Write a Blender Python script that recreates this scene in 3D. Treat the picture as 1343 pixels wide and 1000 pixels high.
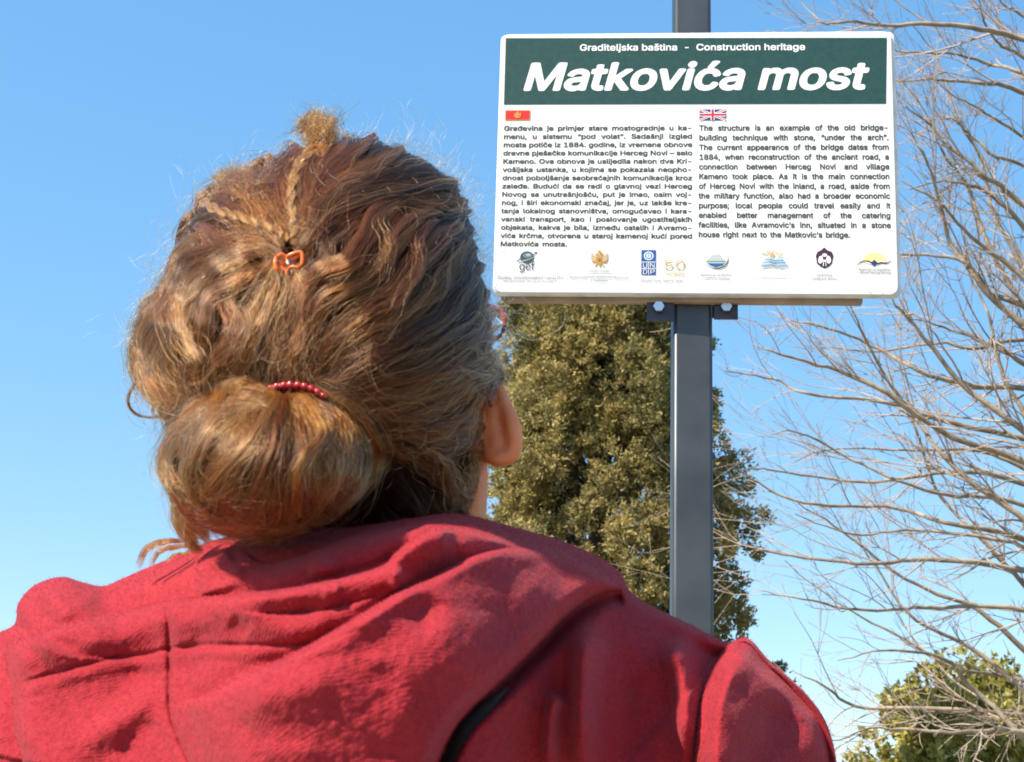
import bpy, bmesh, math, random
import numpy as np
from mathutils import Matrix, Euler, Vector
rad = math.radians
RNG = np.random.default_rng(7)
random.seed(7)
sc = bpy.context.scene
for o in list(bpy.data.objects): bpy.data.objects.remove(o)

# ------------------------------------------------------------------ camera
F = 2000.0; W, H = 1343.0, 1000.0
CAM = np.array([0.0, 0.0, 1.2])
cam = bpy.data.cameras.new('camera'); camo = bpy.data.objects.new('camera', cam)
sc.collection.objects.link(camo)
ROT = Matrix.Rotation(rad(108.0), 3, 'X') @ Matrix.Rotation(rad(2.18), 3, 'Z')
camo.matrix_world = Matrix.Translation(Vector(CAM)) @ ROT.to_4x4()
cam.sensor_fit = 'HORIZONTAL'; cam.sensor_width = 36.0; cam.lens = 36.0 * F / W
cam.clip_start = 0.05; cam.clip_end = 3000
cam.dof.use_dof = True; cam.dof.focus_distance = 1.7
cam.dof.aperture_fstop = (cam.lens / 1000.0) / 0.0025
sc.camera = camo
M3 = np.array(ROT)

# ------------------------------------------------------------------ sky, sun, exposure
SUN_EL, SUN_AZ = rad(46), rad(236)          # azimuth clockwise from +Y (the view direction)
w = bpy.data.worlds.new('World'); sc.world = w; w.use_nodes = True
nt = w.node_tree; nt.nodes.clear()
sky = nt.nodes.new('ShaderNodeTexSky'); sky.sky_type = 'NISHITA'; sky.sun_disc = False
sky.sun_elevation = SUN_EL; sky.sun_rotation = SUN_AZ
sky.altitude = 0; sky.air_density = 1.0; sky.dust_density = .35; sky.ozone_density = 2.1
bg = nt.nodes.new('ShaderNodeBackground'); bg.inputs['Strength'].default_value = 0.15
wo = nt.nodes.new('ShaderNodeOutputWorld')
hs = nt.nodes.new('ShaderNodeHueSaturation'); hs.inputs['Saturation'].default_value = 2.0; hs.inputs['Value'].default_value = 1.9
gn = nt.nodes.new('ShaderNodeGamma'); gn.inputs[1].default_value = .45; nt.links.new(sky.outputs[0], gn.inputs[0]); nt.links.new(gn.outputs[0], hs.inputs['Color']); nt.links.new(hs.outputs[0], bg.inputs[0]); nt.links.new(bg.outputs[0], wo.inputs[0])
sd = Vector((math.sin(SUN_AZ) * math.cos(SUN_EL), math.cos(SUN_AZ) * math.cos(SUN_EL), math.sin(SUN_EL)))
sun = bpy.data.lights.new('sun', 'SUN'); sun.energy = 4.6; sun.angle = rad(0.5); sun.color = (1.0, 0.91, 0.78)
suno = bpy.data.objects.new('sun', sun); sc.collection.objects.link(suno)
suno.rotation_euler = sd.to_track_quat('Z', 'Y').to_euler()
sc.view_settings.view_transform = 'Standard'; sc.view_settings.look = 'None'
sc.view_settings.exposure = 0.95; sc.view_settings.gamma = 1.0; sc.view_settings.use_curve_mapping = False
sc.cycles.max_bounces = 8; sc.cycles.transparent_max_bounces = 8

# ------------------------------------------------------------------ helpers
def P(px, py, Y):
    """world points at world depth Y seen in direction (px, py) of a 1343x1000 frame"""
    px, py, Y = np.broadcast_arrays(np.asarray(px, float), np.asarray(py, float), np.asarray(Y, float))
    d = np.stack([(px - 671.5) / F, -(py - 500.0) / F, -np.ones_like(px)], -1) @ M3.T
    s = Y / d[..., 1]
    return CAM + d * s[..., None]

def link(o, parent=None):
    sc.collection.objects.link(o)
    if parent: o.parent = parent
    return o
def thing(name, loc, label, cat, group=None):
    o = bpy.data.objects.new(name, None); o.location = loc; o.empty_display_size = .1
    link(o); tag(o, label, cat, group); bpy.context.view_layer.update(); return o
def tag(o, label=None, cat=None, group=None, kind=None):
    if label: o['label'] = label
    if cat: o['category'] = cat
    if group: o['group'] = group
    if kind: o['kind'] = kind
    return o
def base_of(parent):
    b = np.zeros(3); p = parent
    while p is not None: b += np.array(p.location); p = p.parent
    return b
def mesh(name, V, Fc, mat, parent=None, smooth=True, auto=None):
    """V world coordinates; Fc an (n,k) int array or a list of tuples"""
    V = np.asarray(V, float).reshape(-1, 3) - base_of(parent)
    me = bpy.data.meshes.new(name)
    if isinstance(Fc, np.ndarray) and Fc.ndim == 2:
        n, k = Fc.shape
        me.vertices.add(len(V)); me.vertices.foreach_set('co', V.astype(np.float32).ravel())
        me.loops.add(n * k); me.loops.foreach_set('vertex_index', Fc.astype(np.int32).ravel())
        me.polygons.add(n); me.polygons.foreach_set('loop_start', np.arange(0, n * k, k, dtype=np.int32))
        me.update(calc_edges=True)
    else:
        me.from_pydata([tuple(v) for v in V], [], [tuple(f) for f in Fc]); me.update()
    if smooth: me.polygons.foreach_set('use_smooth', np.ones(len(me.polygons), bool))
    if mat: me.materials.append(mat)
    o = bpy.data.objects.new(name, me); link(o, parent)
    return o
def point_color(o, name, col):
    a = o.data.attributes.new(name, 'FLOAT_COLOR', 'POINT'); c = np.ones((len(o.data.vertices), 4), np.float32); c[:, :3] = col
    a.data.foreach_set('color', c.ravel())
def catmull(pts, n):
    pts = np.asarray(pts, float); k = len(pts)
    if k == 2: t = np.linspace(0, 1, n)[:, None]; return pts[0] * (1 - t) + pts[1] * t
    q = np.vstack([2 * pts[0] - pts[1], pts, 2 * pts[-1] - pts[-2]])
    u = np.linspace(0, k - 1 - 1e-9, n); i = u.astype(int); t = (u - i)[:, None]
    p0, p1, p2, p3 = q[i], q[i + 1], q[i + 2], q[i + 3]
    return .5 * (2 * p1 + (p2 - p0) * t + (2 * p0 - 5 * p1 + 4 * p2 - p3) * t ** 2 + (3 * p1 - p0 - 3 * p2 + p3) * t ** 3)
def tubes(paths, radii, sides):
    """paths (n,m,3), radii (n,m) -> vertices, quads"""
    n, m, _ = paths.shape
    T = np.gradient(paths, axis=1); T /= np.linalg.norm(T, axis=2, keepdims=True) + 1e-12
    up = np.where(np.abs(T[..., 2:3]) > .9, np.array([1., 0, 0]), np.array([0, 0, 1.]))
    A = np.cross(T, up); A /= np.linalg.norm(A, axis=2, keepdims=True) + 1e-12
    B = np.cross(T, A)
    a = np.linspace(0, 2 * math.pi, sides, endpoint=False)
    V = paths[:, :, None] + radii[:, :, None, None] * (A[:, :, None] * np.cos(a)[:, None] + B[:, :, None] * np.sin(a)[:, None])
    idx = np.arange(n * m * sides).reshape(n, m, sides)
    q = np.stack([idx[:, :-1], np.roll(idx[:, :-1], -1, 2), np.roll(idx[:, 1:], -1, 2), idx[:, 1:]], -1)
    return V.reshape(-1, 3), q.reshape(-1, 4)
_lat = np.random.default_rng(3).random((64, 64, 64))
def vnoise(x, y, z=0.0):
    x, y, z = np.broadcast_arrays(np.asarray(x, float), np.asarray(y, float), np.asarray(z, float))
    xi, yi, zi = np.floor(x).astype(int), np.floor(y).astype(int), np.floor(z).astype(int)
    fx, fy, fz = x - xi, y - yi, z - zi
    fx, fy, fz = [f * f * (3 - 2 * f) for f in (fx, fy, fz)]
    r = 0
    for a in (0, 1):
        for b in (0, 1):
            for c in (0, 1):
                r = r + _lat[(xi + a) & 63, (yi + b) & 63, (zi + c) & 63] * (fx if a else 1 - fx) * (fy if b else 1 - fy) * (fz if c else 1 - fz)
    return r * 2 - 1
def sstep(x): x = np.clip(x, 0, 1); return x * x * (3 - 2 * x)

# materials
def mat(name, color, rough=.6, metal=0., spec=.5, **kw):
    m = bpy.data.materials.new(name); m.use_nodes = True; b = m.node_tree.nodes['Principled BSDF']
    b.inputs['Base Color'].default_value = (*color, 1); b.inputs['Roughness'].default_value = rough
    b.inputs['Metallic'].default_value = metal; b.inputs['Specular IOR Level'].default_value = spec
    for k, v in kw.items(): b.inputs[k.replace('_', ' ')].default_value = v
    return m
def noise_mat(name, c1, c2, scale, rough=.6, bump=.0, bscale=None, detail=4, metal=0., lo=.35, hi=.65, dist=.002, **kw):
    m = mat(name, c1, rough, metal, **kw); t = m.node_tree; b = t.nodes['Principled BSDF']
    tc = t.nodes.new('ShaderNodeTexCoord'); n = t.nodes.new('ShaderNodeTexNoise')
    n.inputs['Scale'].default_value = scale; n.inputs['Detail'].default_value = detail
    t.links.new(tc.outputs['Object'], n.inputs['Vector'])
    r = t.nodes.new('ShaderNodeValToRGB'); r.color_ramp.elements[0].position = lo; r.color_ramp.elements[1].position = hi
    r.color_ramp.elements[0].color = (*c1, 1); r.color_ramp.elements[1].color = (*c2, 1)
    t.links.new(n.outputs['Fac'], r.inputs['Fac']); t.links.new(r.outputs['Color'], b.inputs['Base Color'])
    if bump:
        n2 = t.nodes.new('ShaderNodeTexNoise'); n2.inputs['Scale'].default_value = bscale or scale * 4; n2.inputs['Detail'].default_value = 3
        t.links.new(tc.outputs['Object'], n2.inputs['Vector'])
        bp = t.nodes.new('ShaderNodeBump'); bp.inputs['Strength'].default_value = bump; bp.inputs['Distance'].default_value = dist
        t.links.new(n2.outputs['Fac'], bp.inputs['Height']); t.links.new(bp.outputs['Normal'], b.inputs['Normal'])
    return m
def attr_mat(name, attr, rough=.6, translucent=0., **kw):
    m = mat(name, (.1, .1, .1), rough, **kw); t = m.node_tree; b = t.nodes['Principled BSDF']
    a = t.nodes.new('ShaderNodeAttribute'); a.attribute_name = attr
    t.links.new(a.outputs['Color'], b.inputs['Base Color'])
    if translucent:
        tr = t.nodes.new('ShaderNodeBsdfTranslucent'); mx = t.nodes.new('ShaderNodeMixShader'); mx.inputs[0].default_value = translucent
        t.links.new(a.outputs['Color'], tr.inputs['Color']); out = t.nodes['Material Output']
        t.links.new(b.outputs[0], mx.inputs[1]); t.links.new(tr.outputs[0], mx.inputs[2]); t.links.new(mx.outputs[0], out.inputs[0])
    return m

# ------------------------------------------------------------------ ground
g = bpy.data.objects.new('ground', None)
gm = noise_mat('dry_grass_ground', (.09, .10, .04), (.17, .15, .08), 1.5, .95, .6, 30, dist=.03)
gv = [(-400, -400, 0), (400, -400, 0), (400, 400, 0), (-400, 400, 0)]
go = mesh('ground', gv, [(0, 1, 2, 3)], gm, smooth=False); tag(go, kind='structure')
pm = noise_mat('pale_gravel', (.26, .24, .21), (.38, .35, .31), 40, .95, .8, 200)
pa = [(-1.6, -30, .004), (1.9, -30, .004), (2.0, 30, .004), (-1.2, 30, .004)]
po = mesh('path', pa, [(0, 1, 2, 3)], pm, smooth=False); tag(po, kind='structure')

# ------------------------------------------------------------------ the sign
YAW, LEAN = rad(-4.9986), rad(5.579)
SO = np.array([0.3472, 2.75, 2.5705])
SX = np.array([math.cos(YAW), math.sin(YAW), 0.]); SNh = np.array([math.sin(YAW), -math.cos(YAW), 0.])
SU = np.array([0, 0, math.cos(LEAN)]) + SNh * math.sin(LEAN)
SN = np.cross(SX, SU)                        # towards the reader
def S(px, py):
    """pixel -> (u, v) in metres on the face of the sign"""
    px, py = np.broadcast_arrays(np.asarray(px, float), np.asarray(py, float))
    d = np.stack([(px - 671.5) / F, -(py - 500.0) / F, -np.ones_like(px)], -1) @ M3.T
    s = ((SO - CAM) @ SN) / (d @ SN)
    q = CAM + d * s[..., None] - SO
    return np.stack([q @ SX, q @ SU], -1)
def SW(uv, n):
    uv = np.asarray(uv, float); return SO + uv[..., 0:1] * SX + uv[..., 1:2] * SU + SN * n
POSTX = 0.3538
sign = thing('information_sign', (POSTX, 2.86, 0), 'white information board with green header and two text columns on a dark metal post', 'sign')

white = noise_mat('white_enamel', (.72, .72, .71), (.80, .80, .79), 6, .32, .0, spec=.5)
edge_white = noise_mat('weathered_white_edge', (.62, .60, .57), (.80, .79, .77), 30, .5, .2, 300)
green = noise_mat('green_print', (.010, .050, .042), (.015, .064, .054), 90, .42)
ink = mat('dark_grey_ink', (.045, .043, .045), .6)
paper_white = mat('white_print', (.80, .80, .80), .45)
wood = noise_mat('brown_batten', (.30, .20, .13), (.42, .30, .21), 14, .75, .4, 150)
steel = noise_mat('dark_painted_steel', (.070, .073, .078), (.10, .104, .108), 9, .44, .08, 500, metal=.8, dist=.0003)
dark_steel = noise_mat('dark_bracket_steel', (.035, .038, .06), (.06, .062, .085), 25, .5, metal=.3)
zinc = mat('zinc_bolt', (.62, .64, .66), .3, .9)

def rounded_rect(x0, y0, x1, y1, r, n=6):
    pts = []
    for cx, cy, a0 in ((x1 - r, y1 - r, 0), (x0 + r, y1 - r, 90), (x0 + r, y0 + r, 180), (x1 - r, y0 + r, 270)):
        for k in range(n + 1):
            a = rad(a0 + 90 * k / n); pts.append((cx + r * math.cos(a), cy + r * math.sin(a)))
    return np.array(pts)
def slab(name, outline, n0, n1, m, parent, bevel=.0, inset=None):
    k = len(outline); c = outline.mean(0)
    layers = [(outline, n0), (outline, n1 - bevel)]
    if bevel:
        for a in (30, 60, 90):
            s = bevel * (1 - math.cos(rad(a)))
            d = (outline - c); L = np.abs(d).max(0); f = 1 - s / L
            layers.append((c + d * f, n1 - bevel + bevel * math.sin(rad(a))))
    V = np.vstack([SW(o, n) for o, n in layers]); Fc = []
    for a in range(len(layers) - 1):
        for b in range(k):
            Fc.append((a * k + b, a * k + (b + 1) % k, (a + 1) * k + (b + 1) % k, (a + 1) * k + b))
    Fc.append(tuple(range(k))[::-1]); Fc.append(tuple((len(layers) - 1) * k + b for b in range(k)))
    o = mesh(name, V, Fc, m, parent, smooth=False)
    return o
cs = S([655, 1173.5, 647.5, 1183.5], [43, 42, 386, 386])
hw = float((cs[1, 0] - cs[0, 0] + cs[3, 0] - cs[2, 0]) / 4); cx = float(cs[:, 0].mean())
v0, v1 = float(cs[2:, 1].mean()), float(cs[:2, 1].mean())
tray = rounded_rect(cx - hw, v0, cx + hw, v1, .012)
slab('backing_tray', tray, -.026, -.004, edge_white, sign, .003)
front = rounded_rect(cx - hw + .002, v0 + .001, cx + hw - .007, v1 - .001, .016)
slab('board', front, -.0038, .0, white, sign, .0015)
L1 = .0006
hq = S([663.5, 1163, 1162, 661], [50.5, 50, 136.5, 137.5])
mesh('header_panel', SW(hq, L1), [(3, 2, 1, 0)], green, sign, smooth=False)

# ---- lettering: built-in font, one flat mesh per block
fc = bpy.data.curves.new('tmp_font', 'FONT'); fo = bpy.data.objects.new('tmp_font', fc); sc.collection.objects.link(fo)
fc.resolution_u = 3; fc.fill_mode = 'FRONT'
try:                                          # Blender's own interface typeface, a plain grotesque; else the built-in one
    import os
    fc.font = bpy.data.fonts.load(os.path.join(bpy.utils.system_resource('DATAFILES'), 'fonts', 'Inter.woff2'))
except Exception: pass
fc.fill_mode = 'NONE'
_out, _adv, _strip = {}, {}, {}
def outline(txt):
    """closed contours of a run of letters, em units"""
    fc.body = txt; fc.size = 1.0; bpy.context.view_layer.update()
    ev = fo.evaluated_get(bpy.context.evaluated_depsgraph_get()); me = ev.to_mesh()
    V = np.zeros(len(me.vertices) * 3); me.vertices.foreach_get('co', V); V = V.reshape(-1, 3)[:, :2].copy()
    E_ = [tuple(e.vertices) for e in me.edges]; ev.to_mesh_clear(); nb = {}
    for i, j in E_: nb.setdefault(i, []).append(j); nb.setdefault(j, []).append(i)
    seen, cs_ = set(), []
    for i in range(len(V)):
        if i in seen or i not in nb: continue
        c = [i]; seen.add(i); nx_ = i + 1 if i + 1 in nb[i] else nb[i][0]
        while nx_ not in seen:
            c.append(nx_); seen.add(nx_); q = [k for k in nb[nx_] if k not in seen]
            if not q: break
            nx_ = q[0]
        cs_.append(V[c])
    return cs_
def extent(txt):
    c = np.vstack(outline(txt)); return c[:, 0].min(), c[:, 0].max()
_b0 = extent('||'); _bw = _b0[1] - _b0[0]
def advance(ch):
    if ch not in _adv: q = extent('|' + ch + '|'); _adv[ch] = (q[1] - q[0]) - _bw
    return _adv[ch]
CAPH = float(np.vstack(outline('H'))[:, 1].max()); LB = extent('|')[0]
def strips(ch, res, wt):
    """a letter cut into flat rows that never overlap; wt thickens it (em)"""
    key = (ch, res, round(wt, 4))
    if key in _strip: return _strip[key]
    cs_ = outline(ch) if ch.strip() else []
    if not cs_: _strip[key] = np.zeros((0, 4)); return _strip[key]
    A = np.vstack(cs_); lo = A.min(0) - wt - 2 / res; n = np.ceil((A.max(0) + wt + 2 / res - lo) * res).astype(int)
    Wn = np.zeros((n[1], n[0]), int); xs = lo[0] + (np.arange(n[0]) + .5) / res
    for c in cs_:
        d = np.roll(c, -1, 0)
        for p, q in zip(c, d):
            if p[1] == q[1]: continue
            j0, j1 = sorted((p[1], q[1])); ja = int(math.ceil((j0 - lo[1]) * res - .5)); jb = int(math.ceil((j1 - lo[1]) * res - .5))
            for j in range(ja, jb):
                yy = lo[1] + (j + .5) / res; xx = p[0] + (q[0] - p[0]) * (yy - p[1]) / (q[1] - p[1]); Wn[j, xs > xx] += 1 if q[1] > p[1] else -1
    Mk = Wn != 0; r = wt * res; out = Mk.copy(); ri = int(math.ceil(r))
    for dy in range(-ri, ri + 1):
        for dx in range(-ri, ri + 1):
            if 0 < dx * dx + dy * dy <= r * r: out |= np.roll(np.roll(Mk, dy, 0), dx, 1)
    R_ = []; prev = {}
    for j in range(n[1]):
        row = np.concatenate([[0], out[j].astype(int), [0]]); st = np.nonzero(np.diff(row) == 1)[0]; en = np.nonzero(np.diff(row) == -1)[0]; cur = {}
        for a_, b_ in zip(st, en):
            if (a_, b_) in prev: k = prev[(a_, b_)]; R_[k][3] = j + 1; cur[(a_, b_)] = k     # straight stems become one piece
            else: R_.append([a_, b_, j, j + 1]); cur[(a_, b_)] = len(R_) - 1
        prev = cur
    R_ = np.array(R_, float).reshape(-1, 4)
    _strip[key] = np.stack([lo[0] + R_[:, 0] / res, lo[0] + R_[:, 1] / res, lo[1] + R_[:, 2] / res, lo[1] + R_[:, 3] / res], 1); return _strip[key]
def glyphs(txt, bold=0., shear=0., res=52):
    V, x = [], 0.
    for ch in txt:
        q = strips(ch, res, bold)
        if len(q): V.append(np.stack([np.stack([q[:, a_] + x + shear * q[:, b_], q[:, b_]], 1) for a_, b_ in ((0, 2), (1, 2), (1, 3), (0, 3))], 1).reshape(-1, 2))
        x += advance(ch)
    V = np.vstack(V); return V, [tuple(range(i, i + 4)) for i in range(0, len(V), 4)]
def width(word): return sum(advance(c) for c in word)
class Block:
    def __init__(s): s.V = []; s.F = []; s.n = 0
    def add(s, uv, Fs, lift=L1):
        if not len(uv): return
        s.V.append(SW(uv, lift)); s.F += [tuple(i + s.n for i in f) for f in Fs]; s.n += len(uv)
    def word(s, txt, ox, oy, sx, sy, bold=0, shear=0, lift=L1, ux=None, uy=None):
        V, Fs = glyphs(txt, bold, shear); s.add(np.stack([ox + V[:, 0] * sx, oy + V[:, 1] * sy], 1), Fs, lift)
    def build(s, name, m): return mesh(name, np.vstack(s.V), s.F, m, sign, smooth=False)
def fit_line(B, txt, x0, x1, y, cap, bold=0, shear=0, lift=L1, yr=None, res=52):
    """one run of text scaled to span x0..x1 with its baseline at y (pixels)"""
    a, b = S([x0, x1], [y, y if yr is None else yr]); top = S((x0 + x1) / 2, y - cap)
    V, Fs = glyphs(txt, bold, shear, res); wv = V[:, 0].max() - V[:, 0].min()
    sx = (b[0] - a[0]) / wv; sy = (top[1] - (a[1] + b[1]) / 2) / CAPH
    f = (V[:, 0] - V[:, 0].min()) * sx
    B.add(np.stack([a[0] + f, a[1] + (b[1] - a[1]) * f / (b[0] - a[0]) + V[:, 1] * sy], 1), Fs, lift)
def justified(B, lines, xs, ys, cap, kx, last_kx=None, bold=0.):
    for i, ln in enumerate(lines):
        t = i / (len(lines) - 1); x0 = xs[0] + (xs[1] - xs[0]) * t; x1 = xs[2] + (xs[3] - xs[2]) * t; y = ys[0] + (ys[1] - ys[0]) * t
        a, b = S([x0, x1], [y, y]); top = S(x0, y - cap); sy = (top[1] - a[1]) / CAPH; sx = sy * kx
        ws = ln.split(' '); wd = [width(q) * sx for q in ws if q]; tot = b[0] - a[0]
        if i == len(lines) - 1: gap = .30 * sx
        else:
            gap = (tot - sum(wd)) / (len(wd) - 1)
            if gap < .2 * sx:
                k = (tot - .2 * sx * (len(wd) - 1)) / sum(wd); wd = [q * k for q in wd]; gap = .2 * sx; sxx = sx * k
        k = 1. if i == len(lines) - 1 else (tot - gap * (len(wd) - 1)) / max(sum(width(q) * sx for q in ws if q), 1e-9)
        x = a[0]
        for q, wq in zip([q for q in ws if q], wd):
            B.word(q, x, a[1], sx * min(k, 1.), sy, .028)
            x += wq + gap
B = Block()
fit_line(B, 'Graditeljska ba\u0161tina  -  Construction heritage', 760.5, 1056, 67, 8.6, .026, 0, 2 * L1, 66, 110)
fit_line(B, 'Matkovi\u0107a most', 686.5, 1141, 118.2, 34.8, .027, .21, 2 * L1, 116.4, 190)
B.build('header_lettering', paper_white)
left = ['Gra\u0111evina je primjer stare mostogradnje u ka-', 'menu, u sistemu \u201cpod volat\u201d. Sada\u0161nji izgled', 'mosta poti\u010de iz 1884. godine, iz vremena obnove',
 'drevne pje\u0161a\u010dke komunikacije Herceg Novi \u2013 selo', 'Kameno. Ova obnova je uslijedila nakon dva Kri-', 'vo\u0161ijska ustanka, u kojima se pokazala neopho-',
 'dnost pobolj\u0161anja saobra\u0107ajnih komunikacija kroz', 'zale\u0111e. Budu\u0107i da se radi o glavnoj vezi Herceg', 'Novog sa unutra\u0161njo\u0161\u0107u, put je imao, osim voj-',
 'nog, i \u0161iri ekonomski zna\u010daj, jer je, uz lak\u0161e kre-', 'tanja lokalnog stanovni\u0161tva, omogu\u0107avao i kara-', 'vanski transport, kao i poslovanje ugostiteljskih',
 'objekata, kakva je bila, izme\u0111u ostalih i Avramo-', 'vi\u0107a kr\u010dma, otvorena u staroj kamenoj ku\u0107i pored', 'Matkovi\u0107a mosta.']
right = ['The structure is an example of the old bridge-', 'building technique with stone, \u201cunder the arch\u201d.', 'The current appearance of the bridge dates from',
 '1884, when reconstruction of the ancient road, a', 'connection between Herceg Novi and village', 'Kameno took place. As it is the main connection', 'of Herceg Novi with the inland, a road, aside from',
 'the military function, also had a broader economic', 'purpose; local people could travel easily and it', 'enabled better management of the catering', 'facilities, like Avramovic\u2019s inn, situated in a stone',
 'house right next to the Matkovic\u2019s bridge.']
B = Block(); justified(B, left, (660.8, 656, 908, 908), (171.6, 323), 5.7, 1.28); B.build('local_language_text', ink)
B = Block(); justified(B, right, (916.8, 916, 1165.3, 1168.8), (171.6, 311.2), 6.7, 1.0); B.build('english_text', ink)

# ---- flags and emblems (flat print)
_pm = {}
def pcol(rgb):
    if rgb not in _pm: _pm[rgb] = mat('print_%d_%d_%d' % tuple(int(c * 99) for c in rgb), rgb, .5)
    return _pm[rgb]
class Emblem:
    def __init__(s): s.parts = {}; s.l = 1
    def poly(s, pts, rgb, layer=None):
        uv = S(*np.array(pts, float).T); s._add(uv, [tuple(range(len(pts)))], rgb, layer)
    def _add(s, uv, Fs, rgb, layer):
        V, FF = s.parts.setdefault(rgb, ([], [])); n = sum(len(v) for v in V)
        if layer is None: s.l += 1; layer = s.l
        V.append(SW(uv, L1 + .00008 * layer)); FF += [tuple(i + n for i in f) for f in Fs]
    def ell(s, cx, cy, rx, ry, rgb, a0=0, a1=360, n=28, rot=0):
        a = np.radians(np.linspace(a0, a1, n, endpoint=(a1 - a0) < 360)); c, q = math.cos(rad(rot)), math.sin(rad(rot))
        x, y = rx * np.cos(a), ry * np.sin(a); s.poly(np.stack([cx + x * c - y * q, cy + x * q + y * c], 1), rgb)
    def line(s, pts, wd, rgb, n=24):
        p = catmull(pts, n); t = np.gradient(p, axis=0); t /= np.linalg.norm(t, axis=1, keepdims=True); nn = np.stack([-t[:, 1], t[:, 0]], 1)
        ww = np.interp(np.linspace(0, 1, n), np.linspace(0, 1, len(np.atleast_1d(wd))), np.atleast_1d(wd))[:, None] / 2
        q = np.vstack([p + nn * ww, p - nn * ww]); uv = S(*q.T)
        s._add(uv, [(i, i + 1, n + i + 1, n + i) for i in range(n - 1)], rgb, None)
    def text(s, txt, x0, x1, y, cap, rgb, bold=0, shear=0):
        s.l += 1; a, b = S([x0, x1], [y, y]); top = S(x0, y - cap); V, Fs = glyphs(txt, bold, shear)
        sx = (b[0] - a[0]) / (V[:, 0].max() - V[:, 0].min()); sy = (top[1] - a[1]) / CAPH
        s._add(np.stack([a[0] + (V[:, 0] - V[:, 0].min()) * sx, a[1] + V[:, 1] * sy], 1), Fs, rgb, s.l)
    def build(s, name, label=None):
        V, Fs, mi, mats = [], [], [], []; n = 0
        for k, (rgb, (vv, ff)) in enumerate(s.parts.items()):
            v = np.vstack(vv); V.append(v); Fs += [tuple(i + n for i in f) for f in ff]; mi += [k] * len(ff); mats.append(pcol(rgb)); n += len(v)
        o = mesh(name, np.vstack(V), Fs, mats[0], sign, smooth=False)
        for m_ in mats[1:]: o.data.materials.append(m_)
        o.data.polygons.foreach_set('material_index', mi)
        if label: o['label'] = label
        return o
RED, GOLD, BLUE, DK = (.62, .012, .008), (.55, .30, .04), (.02, .085, .30), (.05, .05, .055)
WHT = (.78, .78, .78)
def eagle(E, cx, cy, r, col):
    for s in (-1, 1):
        E.poly([(cx, cy - .1 * r), (cx + s * .35 * r, cy - .35 * r), (cx + s * .95 * r, cy - .75 * r), (cx + s * r, cy - .1 * r), (cx + s * .8 * r, cy + .45 * r), (cx + s * .3 * r, cy + .35 * r)], col)
        E.line([(cx + s * .1 * r, cy - .1 * r), (cx + s * .22 * r, cy - .6 * r), (cx + s * .45 * r, cy - .55 * r)], .2 * r, col, 8)
        E.line([(cx + s * .15 * r, cy + .3 * r), (cx + s * .5 * r, cy + .85 * r)], .16 * r, col, 6)
        for q in (.2, .45, .7): E.line([(cx + s * .4 * r, cy + (q - .5) * r), (cx + s * .95 * r, cy + (q - .75) * r)], .07 * r, WHT if col != (.7, .42, .1) else RED, 4)
    E.poly([(cx - .25 * r, cy - .2 * r), (cx + .25 * r, cy - .2 * r), (cx + .22 * r, cy + .4 * r), (cx, cy + .95 * r), (cx - .22 * r, cy + .4 * r)], col)
    E.poly([(cx - .22 * r, cy - .7 * r), (cx + .22 * r, cy - .7 * r), (cx + .14 * r, cy - 1.05 * r), (cx - .14 * r, cy - 1.05 * r)], col)
    E.ell(cx, cy + .1 * r, .17 * r, .22 * r, (.3, .12, .04))
E = Emblem(); E.poly([(662.8, 145), (695.6, 145), (695.3, 158.3), (662.5, 158.5)], GOLD); E.poly([(663.6, 145.8), (694.8, 145.8), (694.5, 157.5), (663.3, 157.7)], RED)
eagle(E, 679, 151.8, 4.6, (.7, .42, .1)); E.build('flag', 'small red flag with golden eagle')
E = Emblem(); fx0, fx1, fy0, fy1 = 917.3, 952, 144, 158.2; fcx, fcy = (fx0 + fx1) / 2, (fy0 + fy1) / 2
NAVY = (.03, .045, .19); UR = (.55, .02, .04)
E.poly([(fx0, fy0), (fx1, fy0), (fx1, fy1), (fx0, fy1)], NAVY)
for a, b in (((fx0, fy0), (fx1, fy1)), ((fx1, fy0), (fx0, fy1))):
    E.line([a, b], 3.0, WHT, 3); E.line([a, b], 1.0, UR, 3)
E.line([(fcx, fy0), (fcx, fy1)], 5.2, WHT, 3); E.line([(fx0, fcy), (fx1, fcy)], 4.6, WHT, 3)
E.line([(fcx, fy0), (fcx, fy1)], 3, UR, 3); E.line([(fx0, fcy), (fx1, fcy)], 2.6, UR, 3); E.build('flag', 'small red, white and blue crossed flag')
E = Emblem()
E.line([(678, 343), (684, 339), (700, 334), (704, 331.8), (700, 331)], [1.2, .8, .8, 1.4, .6], DK)
E.ell(691.3, 338, 9.2, 8, (.045, .07, .085)); E.ell(692, 335.5, 6, 3.2, (.14, .20, .23)); E.ell(693, 334.8, 3, 1.5, (.35, .45, .5))
E.line([(679, 344), (686, 342.8), (700, 338), (704, 333)], [1.6, 1.2, .7, .5], (.45, .45, .45))
E.text('gef', 681, 701, 354.5, 10.6, DK, .008); E.text('GLOBAL ENVIRONMENT FACILITY', 652, 739, 366.2, 3.5, (.12, .12, .12)); E.text('INVESTING IN OUR PLANET', 660, 730, 370.3, 2.6, (.2, .2, .2), 0, .2)
E.build('globe_logo')
E = Emblem(); eagle(E, 786.3, 340.5, 11, (.52, .27, .04))
E.text('CRNA GORA', 773, 799, 357.2, 2.6, (.15, .15, .15)); E.line([(766, 359.8), (805, 359.8)], .5, (.3, .3, .3), 3)
E.text('MINISTARSTVO ODR\u017dIVOG RAZVOJA', 747, 824.5, 365.7, 2.8, (.12, .12, .12)); E.text('I TURIZMA', 775, 797, 370, 2.6, (.12, .12, .12)); E.build('eagle_logo')
E = Emblem(); E.poly([(841.3, 328.5), (860.3, 328.5), (860, 361), (841, 361)], BLUE)
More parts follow.
